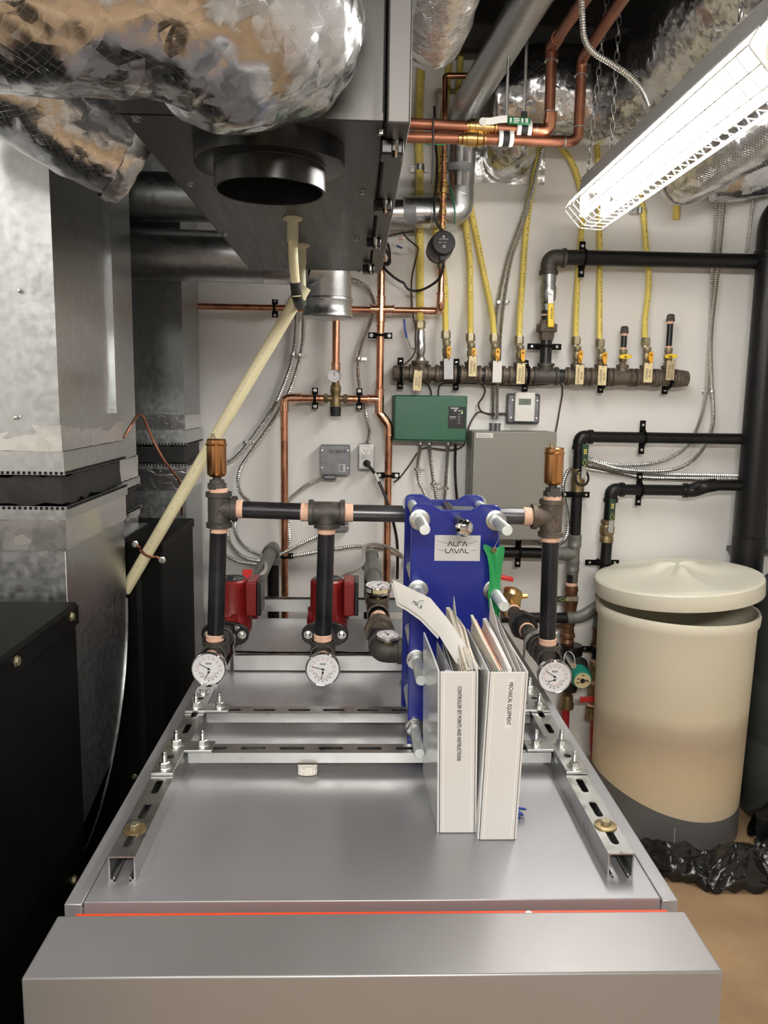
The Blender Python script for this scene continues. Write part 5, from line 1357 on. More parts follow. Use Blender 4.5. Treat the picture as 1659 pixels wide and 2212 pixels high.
for a in range(K-2):
    for i in range(n): lid.f.append((a*n+i, a*n+(i+1) % n, (a+1)*n+(i+1) % n, (a+1)*n+i))
lid.f.append(tuple((K-2)*n+i for i in range(n)))
for i in range(n): lid.f.append(((K-1)*n+i, (K-1)*n+(i+1) % n, (i+1) % n, i))
lid.f.append(tuple((K-1)*n+i for i in reversed(range(n))))
zf = P(1490, 1322, TY-LR).z; zl = P(1326, 1290, TY).z
lc_ = V((TX-.006, TY-.004, zf+.058))
tx_ = (zf-zl)/LR
tl = Matrix.Rotation(-math.atan(tx_)*.9, 3, 'Y')
lid.v = [lc_+tl @ p for p in lid.v]
part('lid', lid, 'tank_lid', T, 'loosely fitting cream lid', smooth=30)
part('seam', MB().box(TX-.062, TX-.059, TY-RBt*.975-.003, TY-RBt*.96, .02, .10), 'paper_grey', T)
sx, sy = 1.668, 2.86
mb = MB().lathe((sx, sy, .0), Z_, [(0, .125), (.01, .13), (.30, .13), (.305, .127), (.315, .127), (.32, .13), (.55, .13), (.555, .127), (.565, .127), (.57, .13), (.86, .13), (.93, .115), (.98, .07), (.995, .02), (1.0, 0)], 40)
solo('softener_tank', mb, 'softener', 'dark grey upright pressure tank behind the salt tank', 'tank')
def crumple(rows, amp, fr, seed):
    def rid(q): return .28-abs(noise.noise(q))*1.5
    out = []
    for row in rows:
        r_ = []
        for p in row:
            p = V(p); q = p*fr+V((seed, 0, 0)); q = q+V((noise.noise(q*.6), noise.noise(q*.6+V((4, 4, 4))), 0))*.8
            d = V((noise.noise(q+V((7, 3, 1)))*.8, noise.noise(q+V((1, 9, 4)))*.8, rid(q)))+V((rid(q*2+V((3, 0, 0)))*.3, rid(q*2+V((0, 3, 0)))*.3, rid(q*2.1)*.55))+V((0, 0, rid(q*4.3)*.28))
            p2 = p+d*amp; p2.z = max(p2.z, .002); r_.append(p2)
        out.append(r_)
    return out
def bag(label, ctrl, w, h, seed, nu=64, nv=44):
    sp = resample(spline([V(c) for c in ctrl], 10), .007); rows = []
    for i, p in enumerate(sp):
        t = i/(len(sp)-1); d = (sp[min(i+1, len(sp)-1)]-sp[max(i-1, 0)]).normalized(); s = V((-d.y, d.x, 0))
        ww = w*(.45+.55*math.sin(PI*min(1, t*1.05)))*(1+.2*noise.noise(V((t*5, seed, 0)))); hh = h*(.5+.6*math.sin(PI*t))*(1+.4*noise.noise(V((t*4, seed, 5))))
        rows.append([p+s*(-math.cos(PI*j/nv))*ww+Z_*(hh*math.sin(PI*j/nv)+.002) for j in range(nv+1)])
    return solo('plastic_bag', MB().sheet(crumple(rows, .040, 8, seed), .0012), 'bag_black', label, 'bag', 'black plastic bags by the tank', smooth=38)
bag('crumpled black plastic bag on the floor in front of the salt tank', [(.98, 2.52, 0), (1.12, 2.475, 0), (1.26, 2.44, 0), (1.38, 2.45, 0), (1.50, 2.54, 0)], .105, .085, 3)
bag('crumpled black plastic bag bunched against the dark grey pressure tank', [(1.46, 2.62, 0), (1.54, 2.60, 0), (1.64, 2.55, 0), (1.80, 2.50, 0)], .12, .22, 9)
# box on the wall behind the stack
q0 = P(1612, 1040, 3.09); q1 = P(1659, 1190, 3.09)
T = thing('wall_box', 'dark grey metal box on the wall, partly behind the stack pipe', 'box', (q0.x+.15, WY-.06, q1.z))
part('body', MB().box(q0.x-.012, q0.x+.32, 3.06, WY, q1.z+.01, q0.z), 'steel_plate', T, bev=.004)
part('front', MB().box(q0.x+.03, q0.x+.31, 3.045, 3.06, q1.z+.012, P(1640, 1080, 3.06).z), 'wall_box_dark', T, bev=.002)
part('label', MB().box(q0.x+.028, q0.x+.30, 3.054, 3.0595, P(1640, 1078, 3.06).z, P(1640, 1042, 3.06).z), 'paper', T)
part('bottom_rail', MB().box(q0.x-.03, q0.x+.32, 3.07, WY, q1.z-.01, q1.z+.01), 'wall_box_dark', T)
# ------------------------------------------------------------------ gas manifold on the wall
GY = 3.06
def gz(px): return P(px, 806+(px-855)*.0192, GY)
T = thing('gas_manifold', 'long grey iron gas manifold across the wall with ten branches', 'manifold', (gz(1160).x, GY, gz(1160).z-.03))
xs_t = [907, 963, 1016, 1068, 1121, 1178, 1245, 1296, 1343, 1394, 1440]
part('header', MB().cyl(gz(870), gz(1470), .027, n=22), 'cast_rusty', T)
def rimmed(mb, a, b, r, rb, w=.012):
    d = (b-a).normalized(); L = (b-a).length
    mb.lathe(a, d, [(0, r), (.001, rb), (w, rb), (w*1.2, r), (L-w*1.2, r), (L-w, rb), (L-.001, rb), (L, r)], 22)
for px in xs_t:
    big = px in (907, 1178); h = 23 if px not in (1178,) else 27
    mb = MB(); rimmed(mb, gz(px-h), gz(px+h), .031, .0355)
    mb.lathe(gz(px), Z_, [(0, .025), (.036, .021 if not big else .028), (.037, .024 if not big else .033), (.048, .024 if not big else .033), (.049, .018)], 18)
    part('tee', mb, 'cast_iron' if px in (1178,) else 'cast_rusty', T)
for px, s in ((848, 1), (1486, -1)):
    a = gz(px); part('end_cap', MB().lathe(a, X_*s, [(0, .022), (.004, .030), (.02, .032), (.03, .034), (.04, .034), (.042, .028)], 10), 'cast_rusty', T)
sp_ = MB()
for px in (1041, 1212): sp_.cyl(gz(px-6), gz(px+6), .0275, n=22)
part('nipple', sp_, 'iron_pipe', T)
for px, w_ in ((866, 'at the capped end by the copper pipes'), (988, 'between the blank grey tag and the next branch'), (1139, 'beside the thermostat plate'), (1305, 'below the basement dryer tag'), (1446, 'at the far capped end')):
    bracket(gz(px), X_, .0355, 'black strap clamp holding the gas manifold '+w_, 'manifold clamps', pads=False, L=.066)
# branches
def valve(T, c, top, turn, r=.0125, m='brass_pale'):
    """small gas cock from c up to top"""
    c = V(c); L = top-c.z
    part('valve_body', MB().lathe(c, Z_, [(0, r*.9), (L*.12, r*1.15), (L*.2, r*.85), (L*.3, r*1.2), (L*.55, r*1.35), (L*.7, r*1.0), (L*.8, r*1.25), (L*.98, r*1.25), (L, r)], 12), m, T)
    k = c+Z_*L*.52; f = k-Y_*.022
    mb = MB()
    if turn: pts = [(-.024, -.004), (-.022, .006), (-.008, .009), (.0, .011), (.012, .008), (.024, .008), (.024, -.003), (.010, -.007), (-.01, -.008)]
    else: pts = [(-.004, .020), (.005, .020), (.010, .012), (.009, .0), (.007, -.026), (.0, -.028), (-.006, -.026), (-.008, -.0), (-.009, .012)]
    if not turn: f = f+X_*.006-Z_*.004
    mb.prism([f+X_*x+Z_*z for x, z in pts], (0, -.009, 0)); mb.cyl(k-Y_*.01, f-Y_*.004, .007, n=10)
    h = part('valve_handle', mb, 'orange_yellow' if not turn else 'yellow_lever', T, 'orange yellow wing handle', bev=.0015)
    part('handle_screw', MB().torus(f-Y_*.0092+Z_*(.007 if not turn else 0), Y_, .0034, .0012, 14, 6), 'ink', h)
def nut(T, c, r=.0185):
    c = V(c); part('flare_nut', MB().lathe(c, Z_, [(-.006, r*.8), (-.005, r*.98), (.018, r), (.0185, r*.9), (.024, r*.85)], 6).lathe(c-Z_*.014, Z_, [(0, r*.75), (.009, r*.75)], 8), 'brass_pale', T)
lines = [
 (907, 706, 'wide yellow gas tube rising from the first manifold branch, by the copper pipes', [(908, 700), (907, 640), (907, 560), (906, 480), (906, 380), (905, 300), (906, 220), (912, 110)], .0152),
 (963, 728, 'yellow gas tube behind the black disc pump, branch with the blank grey tag', [(963, 722), (962, 678), (962, 627), (957, 582), (945, 540), (941, 500), (943, 420), (950, 330), (962, 230), (972, 115)], .0118),
 (1016, 734, 'yellow gas tube of the library branch', [(1016, 728), (1016, 678), (1016, 627), (1015, 564), (1008, 500), (1001, 450), (992, 380), (988, 290), (990, 210), (996, 115)], .0118),
 (1067, 735, 'slanting yellow gas tube of the branch with the blank white tag', [(1067, 728), (1063, 680), (1053, 627), (1040, 564), (1025, 490), (1015, 440), (1006, 380), (998, 300), (992, 230)], .0118),
 (1121, 739, 'yellow gas tube of the main floor fireplace branch', [(1121, 733), (1124, 665), (1129, 602), (1134, 526), (1142, 450), (1153, 390), (1165, 330), (1170, 280)], .0118),
 (1244, 741, 'yellow gas tube of the main floor dryer branch', [(1243, 735), (1245, 669), (1248, 591), (1252, 544), (1257, 487), (1258, 440), (1250, 390), (1232, 345), (1212, 318), (1200, 290)], .0112),
 (1296, 746, 'yellow gas tube of the basement dryer branch', [(1295, 740), (1295, 638), (1295, 544), (1295, 469), (1293, 400), (1290, 300)], .0112),
 (1394, 743, 'yellow gas tube of the garage dryer branch', [(1393, 738), (1393, 694), (1401, 622), (1400, 575), (1395, 528), (1389, 456), (1383, 410), (1378, 340)], .0112)]
for px, ny, lab, pts, r in lines:
    b = gz(px)+Z_*.045; nz_ = P(px, ny, GY)
    L = thing('gas_line', lab, 'gas tube', (b.x, GY, b.z), 'yellow gas tubes')
    pp = spline(PP([(x, y, 3.115 if i > 1 else (GY+.03 if i > 0 else GY)) for i, (x, y) in enumerate(pts)]), 8)
    part('tube', MB().tube(pp, r, 18), 'yellow_tube', L)
    dashes(L, pp[2:], V((.0025, -r*.985, 0)), 'wire_brown', .012, px, .0012)
    if px == 907:
        nut(L, (nz_.x, GY, nz_.z), .0215)
        zt = nz_.z-.014; k = (zt-b.z)
        part('valve_body', MB().lathe((b.x, GY, b.z), Z_, [(0, .022), (.01, .022), (k*.2, .014), (k*.3, .019), (k*.55, .021), (k*.62, .018), (k*.8, .018), (k, .016)], 10), 'zinc', L)
        lv = MB().tube(PP([(897, 754, GY-.02), (888, 752, GY-.022), (884, 738, GY-.024), (878, 728, GY-.024)]), .0035, 8)
        h = part('valve_handle', lv, 'zinc', L)
        part('grip', MB().tube(PP([(879, 730, GY-.024), (875, 712, GY-.024), (873, 689, GY-.024)]), .0042, 8), 'wire_blue', h, 'blue grip')
    else:
        nut(L, (nz_.x, GY, nz_.z)); valve(L, b, nz_.z-.012, False)
for px, y0, y1, lab, m in ((1343, 755, 712, 'shorter capped black gas stub between the dryer branches', 'rust_brown'), (1440, 752, 686, 'taller capped black gas stub at the end of the manifold', 'cast_rusty')):
    b = gz(px)+Z_*.045; a = P(px, y0, GY); t = P(px-1, y1, GY)
    L = thing('gas_stub', lab, 'gas stub', (b.x, GY, b.z), 'capped gas stubs')
    valve(L, b, a.z, True); 
    part('pipe', MB().cyl((b.x, GY, a.z-.01), (b.x, GY, t.z), .0112, n=16), 'iron_pipe', L)
    tape((b.x, GY, t.z-.024), Z_, .0115, .012, L); tape((b.x, GY, a.z), Z_, .0115, .008, L)
    part('cap', MB().lathe((b.x, GY, t.z-.014), Z_, [(0, .0165), (.008, .0165), (.010, .015), (.022, .015), (.027, .010)], 10), 'cast_iron', L)
# riser of the gas supply
b = gz(1178)+Z_*.045; el = P(1188, 556, GY); zr = P(1260, 557, GY).z
T = thing('gas_supply', 'black gas supply pipe from the manifold up and across to the stack pipe', 'pipe', (b.x, GY, b.z))
xs = lambda py: P(1178+(790-py)*.036, py, GY)
up_ = [xs(790), xs(600), V((xs(560).x, GY, zr))]
part('pipe', MB().tube([xs(795), xs(575)], .0225, 20), 'iron_pipe', T)
sp2 = P(1600, 564, GY)
part('cross_pipe', MB().cyl((xs(560).x+.03, GY, zr), (SX-.05, GY, zr), .0285, n=24), 'black_abs', T)
e = MB(); elbow(e, (xs(560).x, GY, zr-.002), X_, -Z_, .031, .036, .062, .014); part('elbow', e, 'cast_iron', T)
part('union', MB().lathe(xs(735), Z_, [(0, .026), (.02, .030), (.03, .030), (.031, .040), (.06, .040), (.062, .030), (.075, .026)], 8), 'cast_rusty', T)
part('ball_valve', MB().lathe(xs(672), Z_, [(0, .022), (.002, .026), (.025, .026), (.03, .022), (.045, .030), (.085, .031), (.10, .026), (.115, .028), (.14, .028), (.142, .023)], 12), 'galv_dull', T)
mb = MB(); k = P(1189, 632, GY-.035); k2 = P(1190, 652, GY-.042)
mb.cyl(k+Y_*.03, k-Y_*.004, .011, n=12).cyl(k-Y_*.002, k-Y_*.011, .0085, n=6); mb.obox((k+k2)/2, (.010, 0, 0), (0, .0018, 0), (0, .004, .024))
lv = part('lever', mb, 'zinc', T)
ga, gb = P(1190, 655, GY-.044), P(1190, 707, GY-.05)
part('grip', MB().obox((ga+gb)/2, (.0125, 0, 0), (0, .0035, 0), (gb-ga)/2), 'yellow_lever', lv, 'yellow lever grip', bev=.004)
lettering('NUTEMP', .0115, (ga+gb)/2+V((.001, -.0042, .006)), (0, 0, -1), (1, 0, 0), 'ink', lv, off=.0)
bx = MB(); q = (ga+gb)/2+V((.001, -.0038, -.022))
for s in (-1, 1): bx.box(q.x+s*.004-.0005, q.x+s*.004+.0005, q.y-.0004, q.y, q.z-.010, q.z+.010)
part('lettering', bx, 'ink', lv)
tape(xs(612), Z_, .0232, .014, T); tape(xs(683), Z_, .023, .007, T)
bracket((xs(748).x, GY, xs(748).z), Z_, .0235, 'black strap clamp around the gas riser just above the manifold', 'gas supply clamps', pads=False, L=.072)
bracket((P(1262, 560, GY).x, GY, zr), X_, .029, 'black strap clamp on the black gas pipe behind the lamp', 'gas supply clamps', pads=False, L=.072)
# stub of yellow tube and tube straps high on the wall
c = P(1462, 447, 3.13)
solo('tube_end', MB().cyl((c.x, 3.13, P(1462, 474, 3.13).z), (c.x, 3.13, P(1462, 400, 3.13).z), .0125, n=16), 'yellow_tube', 'short cut end of yellow tube below the hanging foil duct', 'tube')
def tube_strap(px, py, r, label):
    c = P(px, py, 3.115)
    T = thing('tube_strap', label, 'strap', c, 'bright straps on the gas tubes')
    pts = [(-.034, r+.004)]+[(-r*1.12, r+.004)]+[(-r*1.12*math.cos(PI*i/10), -r*1.15*math.sin(PI*i/10)) for i in range(11)]+[(r*1.12, r+.004), (.034, r+.004)]
    part('band', MB().sheet([[V((c.x+x, c.y+y, c.z+z)) for x, y in pts] for z in (-.011, .011)], .0016), 'zinc', T)
    s = MB()
    for k in (-1, 1): screw(s, (c.x+k*.026, c.y+r+.003, c.z), (0, -1, 0), .004)
    part('screw', s, 'bolt_zinc', T)
tube_strap(907, 362, .0155, 'bright strap on the wide yellow tube below the copper lines')
tube_strap(1382, 455, .0115, 'bright strap on the yellow tube below the lamp')
# tags
def tag(px, py, wpx, hpx, txt, m, label, y=GY-.045, rot=0, top=None):
    a = P(px-wpx/2, py-hpx/2, y); b = P(px+wpx/2, py+hpx/2, y); c = (a+b)/2; hw = (b.x-a.x)/2; hh = (a.z-b.z)/2
    T = thing('name_tag', label, 'tag', (c.x, y, c.z-hh), 'tags on the gas manifold')
    R_ = Matrix.Rotation(rot, 3, 'Y'); u = R_ @ X_; v = R_ @ Z_
    t = part('plate', MB().obox(c, u*hw, Y_*.0012, v*hh), m, T, bev=.0006)
    if m.startswith('tag_tan') or m == 'tag_brown':
        fr = MB()
        for s in (-1, 1):
            fr.obox(c-Y_*.0013+u*s*(hw-.0007), u*.0006, Y_*.0002, v*hh); fr.obox(c-Y_*.0013+v*s*(hh-.0007), u*hw, Y_*.0002, v*.0006)
        part('edge_line', fr, 'wire_brown', t)
    if txt:
        lettering(txt, .0128 if '\n' in txt else .013, c-Y_*.0014+v*(-.004), -v, u, 'ink', t, off=.0, squash=.80)
    tp = top or (px, py-hpx/2-10)
    p0 = P(tp[0], tp[1], y+.012); p1 = c+v*(hh-.005)-Y_*.002
    bc = MB(); pth = resample(spline([p0, (p0+p1)/2+V((.004, -.004, 0)), p1], 6), .0042)
    for q in pth: bc.sphere(q, .0017, 6)
    part('bead_chain', bc, 'ink', T)
tag(902, 822, 18, 46, 'KITCHEN\nSTOVE', 'tag_tan', 'tan tag reading kitchen stove', rot=.06, top=(906, 790))
tag(969, 797, 19, 45, '', 'tag_grey', 'blank grey tag on the second manifold branch', rot=-.03, top=(968, 765))
tag(1021, 791, 17, 46, 'LIBRARY\nFIREPLACE', 'tag_tan', 'tan tag reading library fireplace', top=(1021, 762))
tag(1074, 803, 18, 47, '', 'tag_white', 'blank white tag beside the steel cables', top=(1073, 770))
tag(1125, 807, 17, 46, 'MAIN FLOOR\nFIREPLACE', 'tag_tan', 'tan tag reading main floor fireplace', top=(1124, 775))
tag(1252, 809, 17, 44, 'DRYER\nMAIN FLOOR', 'tag_tan', 'tan tag reading dryer main floor', top=(1251, 772))
tag(1301, 811, 17, 44, 'DRYER\nBASEMENT', 'tag_tan', 'tan tag reading dryer basement', top=(1300, 778))
tag(1400, 805, 17, 44, 'DRYER\nGARAGE', 'tag_tan', 'tan tag reading dryer garage', top=(1399, 778))
tag(1448, 800, 16, 44, 'GREAT ROOM\nFIRE PLACE', 'tag_brown', 'brownish tag reading great room fire place', top=(1446, 770))
# ------------------------------------------------------------------ copper lines on the wall
CW = 3.07
def press(mb, c, d, r): clamp_ring(mb, c, d, r, .006)
RM, RS = .0143, .0112
T = thing('copper_riser', 'main upright copper line with cross tees, left of the green control box', 'pipe', P(822, 900, CW))
m0 = P(823, 470, CW); mt = P(821, 668, CW); m1 = P(821, 862, CW); m2 = P(822, 892, CW); m3 = P(839, 912, CW); m4 = P(840, 935, CW); m5 = V((P(842, 1120, CW).x, CW, .9)); 
xm = (P(823, 560, CW).x+P(821, 860, CW).x)/2
part('upper_pipe', MB().tube(bend([V((xm, CW, m0.z)), V((xm, CW, m2.z)), V((m4.x, CW, m3.z-.012)), V((m4.x, CW, .45))], .02, 6), RM, 20), 'copper', T)
ft = MB(); zt = mt.z
ft.cyl((xm, CW, zt-.045), (xm, CW, zt+.045), RM+.003, n=20).cyl((xm-.04, CW, zt), (xm+.05, CW, zt), RM+.0015, n=20)
for z in (-.045, .045): press(ft, (xm, CW, zt+z), Z_, RM+.003)
press(ft, (xm-.038, CW, zt), X_, RM+.002); press(ft, (xm+.048, CW, zt), X_, RM+.002); press(ft, (xm, CW, zt-.062), Z_, RM+.001)
part('press_fitting', ft, 'copper_bright', T); ft = MB()
z1 = m1.z
ft.cyl((xm, CW, z1-.05), (xm, CW, z1+.035), RM+.003, n=20).cyl((xm-.045, CW, z1), (xm, CW, z1), RM+.003, n=20)
for z in (-.05, .035): press(ft, (xm, CW, z1+z), Z_, RM+.003)
press(ft, (xm-.045, CW, z1), X_, RM+.003)
ft.tube(bend([V((xm, CW, z1-.05)), V((xm, CW, m2.z)), V((m4.x, CW, m3.z-.012)), V((m4.x, CW, m4.z-.01))], .02, 6), RM+.003, 20)
press(ft, (m4.x, CW, m4.z-.01), Z_, RM+.003); press(ft, V((xm, CW, m2.z))*.5+V((m4.x, CW, m3.z-.012))*.5, V((m4.x-xm, 0, m3.z-.012-m2.z)), RM+.003)
part('press_fitting', ft, 'copper_bright', T)
T = thing('copper_line', 'level copper line crossing the wall below the hanging steel unit', 'pipe', P(700, 667, CW))
za = P(700, 667, CW).z
x0 = P(425, 669, CW).x; xe = P(950, 668, CW).x
part('pipe', MB().tube([(x0, CW, za), (xe-.02, CW, za)], RS+.001, 18), 'copper', T)
pz = P(953, 545, CW).z
FW = 2.955
xf = P(952, 640, FW).x
el = MB(); el.tube(bend([V((xe-.075, CW, za)), V((xe, CW, za)), V((xf, FW, za)), V((xf, FW, za+.05))], .022, 8), RS+.003, 18)
for c, d in (((xe-.075, CW, za), X_), ((xe-.03, CW, za), X_), ((xf, FW, za+.05), Z_)): press(el, c, d, RS+.003)
part('press_elbow', el, 'copper_bright', T)
xp = P(952, 600, FW).x; pz = P(953, 545, FW).z
part('riser', MB().tube([(xf, FW, za+.04), (xp+.002, FW, pz)], RS, 18), 'copper', T)
press_ = MB(); press(press_, (xp+.001, FW, P(953, 578, FW).z), Z_, RS+.003); press_.cyl((xp+.001, FW, P(953, 560, FW).z), (xp+.001, FW, P(953, 578, FW).z), RS+.004, n=16)
part('union', press_, 'brass_pale', T)
up = [P(954, 510, FW), P(957, 430, FW), P(959, 330, FW), P(961, 180, FW)]
part('upper_riser', MB().tube(bend(up+[P(961, 164, FW), P(1010, 164, FW)], .012, 5), RS-.001, 16), 'copper', T)
ub = MB()
for py, r_, w_ in ((492, .014, .010), (478, .016, .008), (458, .0135, .02), (444, .0155, .006), (424, .0135, .012), (412, .019, .02), (402, .0185, .012), (392, .015, .014), (372, .0155, .008), (352, .0155, .006), (338, .0155, .006)):
    c = P(956+(480-py)*.02, py, FW); clamp_ring(ub, c, Z_, r_-.002, w_)
part('check_valve', ub, 'brass', T)
# black disc pump on the riser
pc = P(948, 540, FW-.03)
T = thing('circulator', 'small black disc faced circulator pump on the copper riser in front of yellow tubes', 'pump', pc)
d_ = (P(958, 524, FW-.13)-pc).normalized()
part('volute', MB().lathe(pc+d_*-.03, d_, [(0, .03), (.004, .043), (.03, .045), (.034, .040)], 30), 'wire_brown', T)
part('motor', MB().lathe(pc+d_*.004, d_, [(0, .044), (.01, .046), (.03, .046), (.034, .042), (.06, .041)], 30), 'steel_plate', T)
face = pc+d_*.105
part('control_head', MB().lathe(pc+d_*.055, d_, [(0, .040), (.006, .042), (.044, .042), (.050, .038), (.0505, .034), (.0495, .0)], 36, False), 'black_rubber', T)
u_ = V((0, -d_.z*d_.y, 1)); u_ = (Z_-d_*Z_.dot(d_)).normalized(); r_ = u_.cross(d_).normalized()
mk = MB(); f0 = face+d_*.0003
for a in (.8, -.8): mk.obox(f0+u_*.019, (r_*math.cos(a)+u_*math.sin(a))*.005, (r_*-math.sin(a)+u_*math.cos(a))*.0011, d_*.0002)
mk.obox(f0-r_*.013-u_*.001, r_*.0016, u_*.0022, d_*.0002)
mk.torus(f0-u_*.014+r_*.002, d_, .0042, .0012, 16, 5)
part('mark', mk, 'paper', T)
lettering('GRUNDFOS', .006, f0+u_*.0105, r_, u_, 'paper', T, off=0); lettering('AUTO', .0055, f0-u_*.001+r_*.003, r_, u_, 'paper_grey', T, off=0)
pl = pc+d_*.075-u_*.044
part('plug', MB().obox(pl, r_*.010, u_*.014, d_*.012), 'black_rubber', T, bev=.002)
part('cable', MB().tube(spline([pl-u_*.01]+PP([(957, 575, FW-.07), (950, 600, FW-.05), (930, 617, FW), (905, 628, CW-.035), (885, 626, CW-.03), (876, 618, CW-.03), (873, 612, CW-.03), (862, 606, CW-.03), (845, 594, CW-.03), (828, 577, CW-.02), (818, 560, CW), (822, 530, CW-.03)]), 8), .0048, 8), 'wire_black', T)
# mixing valve group
T = thing('mixing_valve', 'copper and brass mixing valve group with a small round thermometer', 'valve', P(725, 880, CW))
xv_ = P(725, 860, CW).x; zv = P(725, 861, CW).z
part('top_pipe', MB().cyl((xv_, CW, P(725, 640, CW).z), (xv_, CW, zv+.05), RM, n=20), 'copper', T)
f2 = MB()
for py in (784, 796): press(f2, (xv_, CW, P(725, py, CW).z), Z_, RM+.002)
f2.cyl((xv_, CW, P(725, 784, CW).z), (xv_, CW, P(725, 806, CW).z), RM+.0025, n=18)
part('press_fitting', f2, 'copper_bright', T)
xl = P(614, 900, CW).x
for sg in (-1, 1):
    f2 = MB().cyl((xv_+sg*.03, CW, zv), (xv_+sg*.075, CW, zv), RS+.003, n=18)
    for k in (.055, .072): press(f2, (xv_+sg*k, CW, zv), X_, RS+.003)
    part('press_fitting', f2, 'copper_bright', T)
f2 = MB().tube(bend([V((xl+.06, CW, zv)), V((xl, CW, zv)), V((xl, CW, zv-.05))], .035, 8), RM+.003, 18); press(f2, (xl+.06, CW, zv), X_, RM+.003); press(f2, (xl, CW, zv-.05), Z_, RM+.003)
part('press_elbow', f2, 'copper_bright', T)
part('side_pipe', MB().tube(bend([V((xv_-.06, CW, zv)), V((xl, CW, zv)), V((xl, CW, .5))], .035, 8), RM, 20), 'copper', T)
part('branch_pipe', MB().cyl((xv_+.06, CW, zv), (xm-.03, CW, zv), RM, n=20), 'copper', T)
part('valve_body', MB().lathe((xv_, CW, P(725, 878, CW).z), Z_, [(0, .020), (.012, .021), (.03, .019), (.05, .018), (.055, .021), (.075, .021), (.08, .017), (.10, .012)], 14).cyl((xv_-.045, CW, zv), (xv_+.045, CW, zv), .0125, n=14).cyl((xv_-.045, CW, zv), (xv_-.03, CW, zv), .020, n=6).cyl((xv_+.03, CW, zv), (xv_+.045, CW, zv), .020, n=6), 'brass_dull', T)
part('knob', MB().lathe((xv_, CW, P(725, 899, CW).z), Z_, [(0, .020), (.02, .021), (.03, .0215), (.036, .021)], 20), 'black_rubber', T, 'black adjusting knob')
gauge('thermometer', 'small round thermometer on the copper mixing valve group', P(722, 812, CW-.03), (-.05, -1, .05), .0255, .018, math.radians(95), None, (xv_, CW, P(722, 812, CW).z), cat='thermometer')
# clamps on the copper lines
bracket((xm, CW, P(818, 724, CW).z), Z_, RM+.001, 'black clamp with two white washers on the main copper upright', 'copper pipe clamps', L=.050)
bracket((m4.x, CW, P(840, 1028, CW).z), Z_, RM+.001, 'black clamp with two grey washers beside the plugged in cord', 'copper pipe clamps', L=.050)
bracket((P(680, 860, CW).x, CW, zv), X_, RM+.001, 'black clamp left of the brass mixing valve', 'copper pipe clamps', L=.044)
bracket((P(776, 861, CW).x, CW, zv), X_, RM+.001, 'black clamp between the brass mixing valve and the copper upright', 'copper pipe clamps', L=.044)
bracket((P(593, 671, CW).x, CW, za), X_, RS+.002, 'black clamp half hidden by the sloping cream pipe', 'copper pipe clamps', pads=False, L=.036)
bracket((xl, CW, P(614, 1203, CW).z), Z_, RM+.001, 'black clamp on the copper upright behind the pumps', 'copper pipe clamps', pads=False, L=.036)
# ------------------------------------------------------------------ boxes on the wall
a = P(852, 853, 3.045); b = P(1007, 953, 3.045)
T = thing('control_box', 'dark green control box with a black label, under the gas manifold', 'box', ((a.x+b.x)/2, 3.1, b.z))
part('case', MB().box(a.x, b.x, 3.045, 3.13, b.z, a.z), 'green_box', T, bev=.005)
part('back_plate', MB().box(a.x-.004, b.x-.002, 3.13, WY, b.z+.004, a.z-.002), 'green_dark', T)
part('edge', MB().box(a.x-.001, b.x+.001, 3.05, 3.128, b.z-.004, b.z+.003), 'green_dark', T)
la = P(969, 878, 3.044); lb_ = P(1005, 926, 3.044)
l = part('label', MB().box(la.x, lb_.x, 3.0440, 3.0455, lb_.z, la.z), 'black_rubber', T, 'black label')
lc_ = (la+lb_)/2
lettering('aco', .013, (lc_.x+.013, 3.0438, la.z-.015), X_, Z_, 'paper', l, off=0)
tk = MB()
for i, (xa, xb) in enumerate(((-.026, .006), (-.024, .004), (-.010, .000), (-.012, -.002), (-.013, -.003))): tk.box(lc_.x+xa, lc_.x+xb, 3.0436, 3.044, la.z-.006-i*.0032, la.z-.004-i*.0032)
for i in range(5): tk.box(lc_.x+.004, lc_.x+.013, 3.0436, 3.044, la.z-.030-.0085*i, la.z-.0285-.0085*i)
tk.box(lc_.x-.028, lc_.x-.004, 3.0436, 3.044, la.z-.041, la.z-.038); tk.box(lc_.x-.028, lc_.x-.006, 3.0436, 3.044, la.z-.047, la.z-.046)
part('lettering', tk, 'paper', l)
q = P(998, 892, 3.043); part('indicator_light', MB().cyl((q.x, 3.0442, q.z), (q.x, 3.0428, q.z), .0026, n=12), 'led_green', l, 'lit green indicator')
cn = MB()
for px in (908, 927, 968): cc = P(px, 957, 3.10); cn.cyl((cc.x, 3.10, b.z+.002), (cc.x, 3.10, b.z-.018), .012, n=10)
part('cable_clamp', cn, 'zinc', T)
a = P(1023, 931, 2.99); b = P(1192, 1166, 2.99)
T = thing('electrical_cabinet', 'large plain grey steel cabinet on the wall behind the blue heat exchanger', 'cabinet', ((a.x+b.x)/2, 3.07, b.z))
part('cabinet_body', MB().box(a.x-.004, b.x-.002, 3.0, WY, b.z, a.z-.001), 'grey_box', T, bev=.002)
dr = part('door', MB().box(a.x, b.x, 2.985, 3.0, b.z-.002, a.z), 'grey_box', T, bev=.004)
la = P(1029, 935, 2.985); lb_ = P(1065, 946, 2.985)
l = part('label', MB().box(la.x, lb_.x, 2.9838, 2.9852, lb_.z, la.z), 'paper', T)
pr = MB()
for i in range(2): 
    for j in range(6): pr.box(la.x+.006+j*.008, la.x+.012+j*.008, 2.9834, 2.984, la.z-.0085-i*.006, la.z-.007-i*.006)
part('lettering', pr, 'ink', l)
ko = MB()
for z in (.10, .14, .19, .24): ko.cyl((a.x-.0035, 3.06, a.z-z), (a.x-.0055, 3.06, a.z-z), .009, n=14)
part('knockout', ko, 'grey_box', T)
cn = MB()
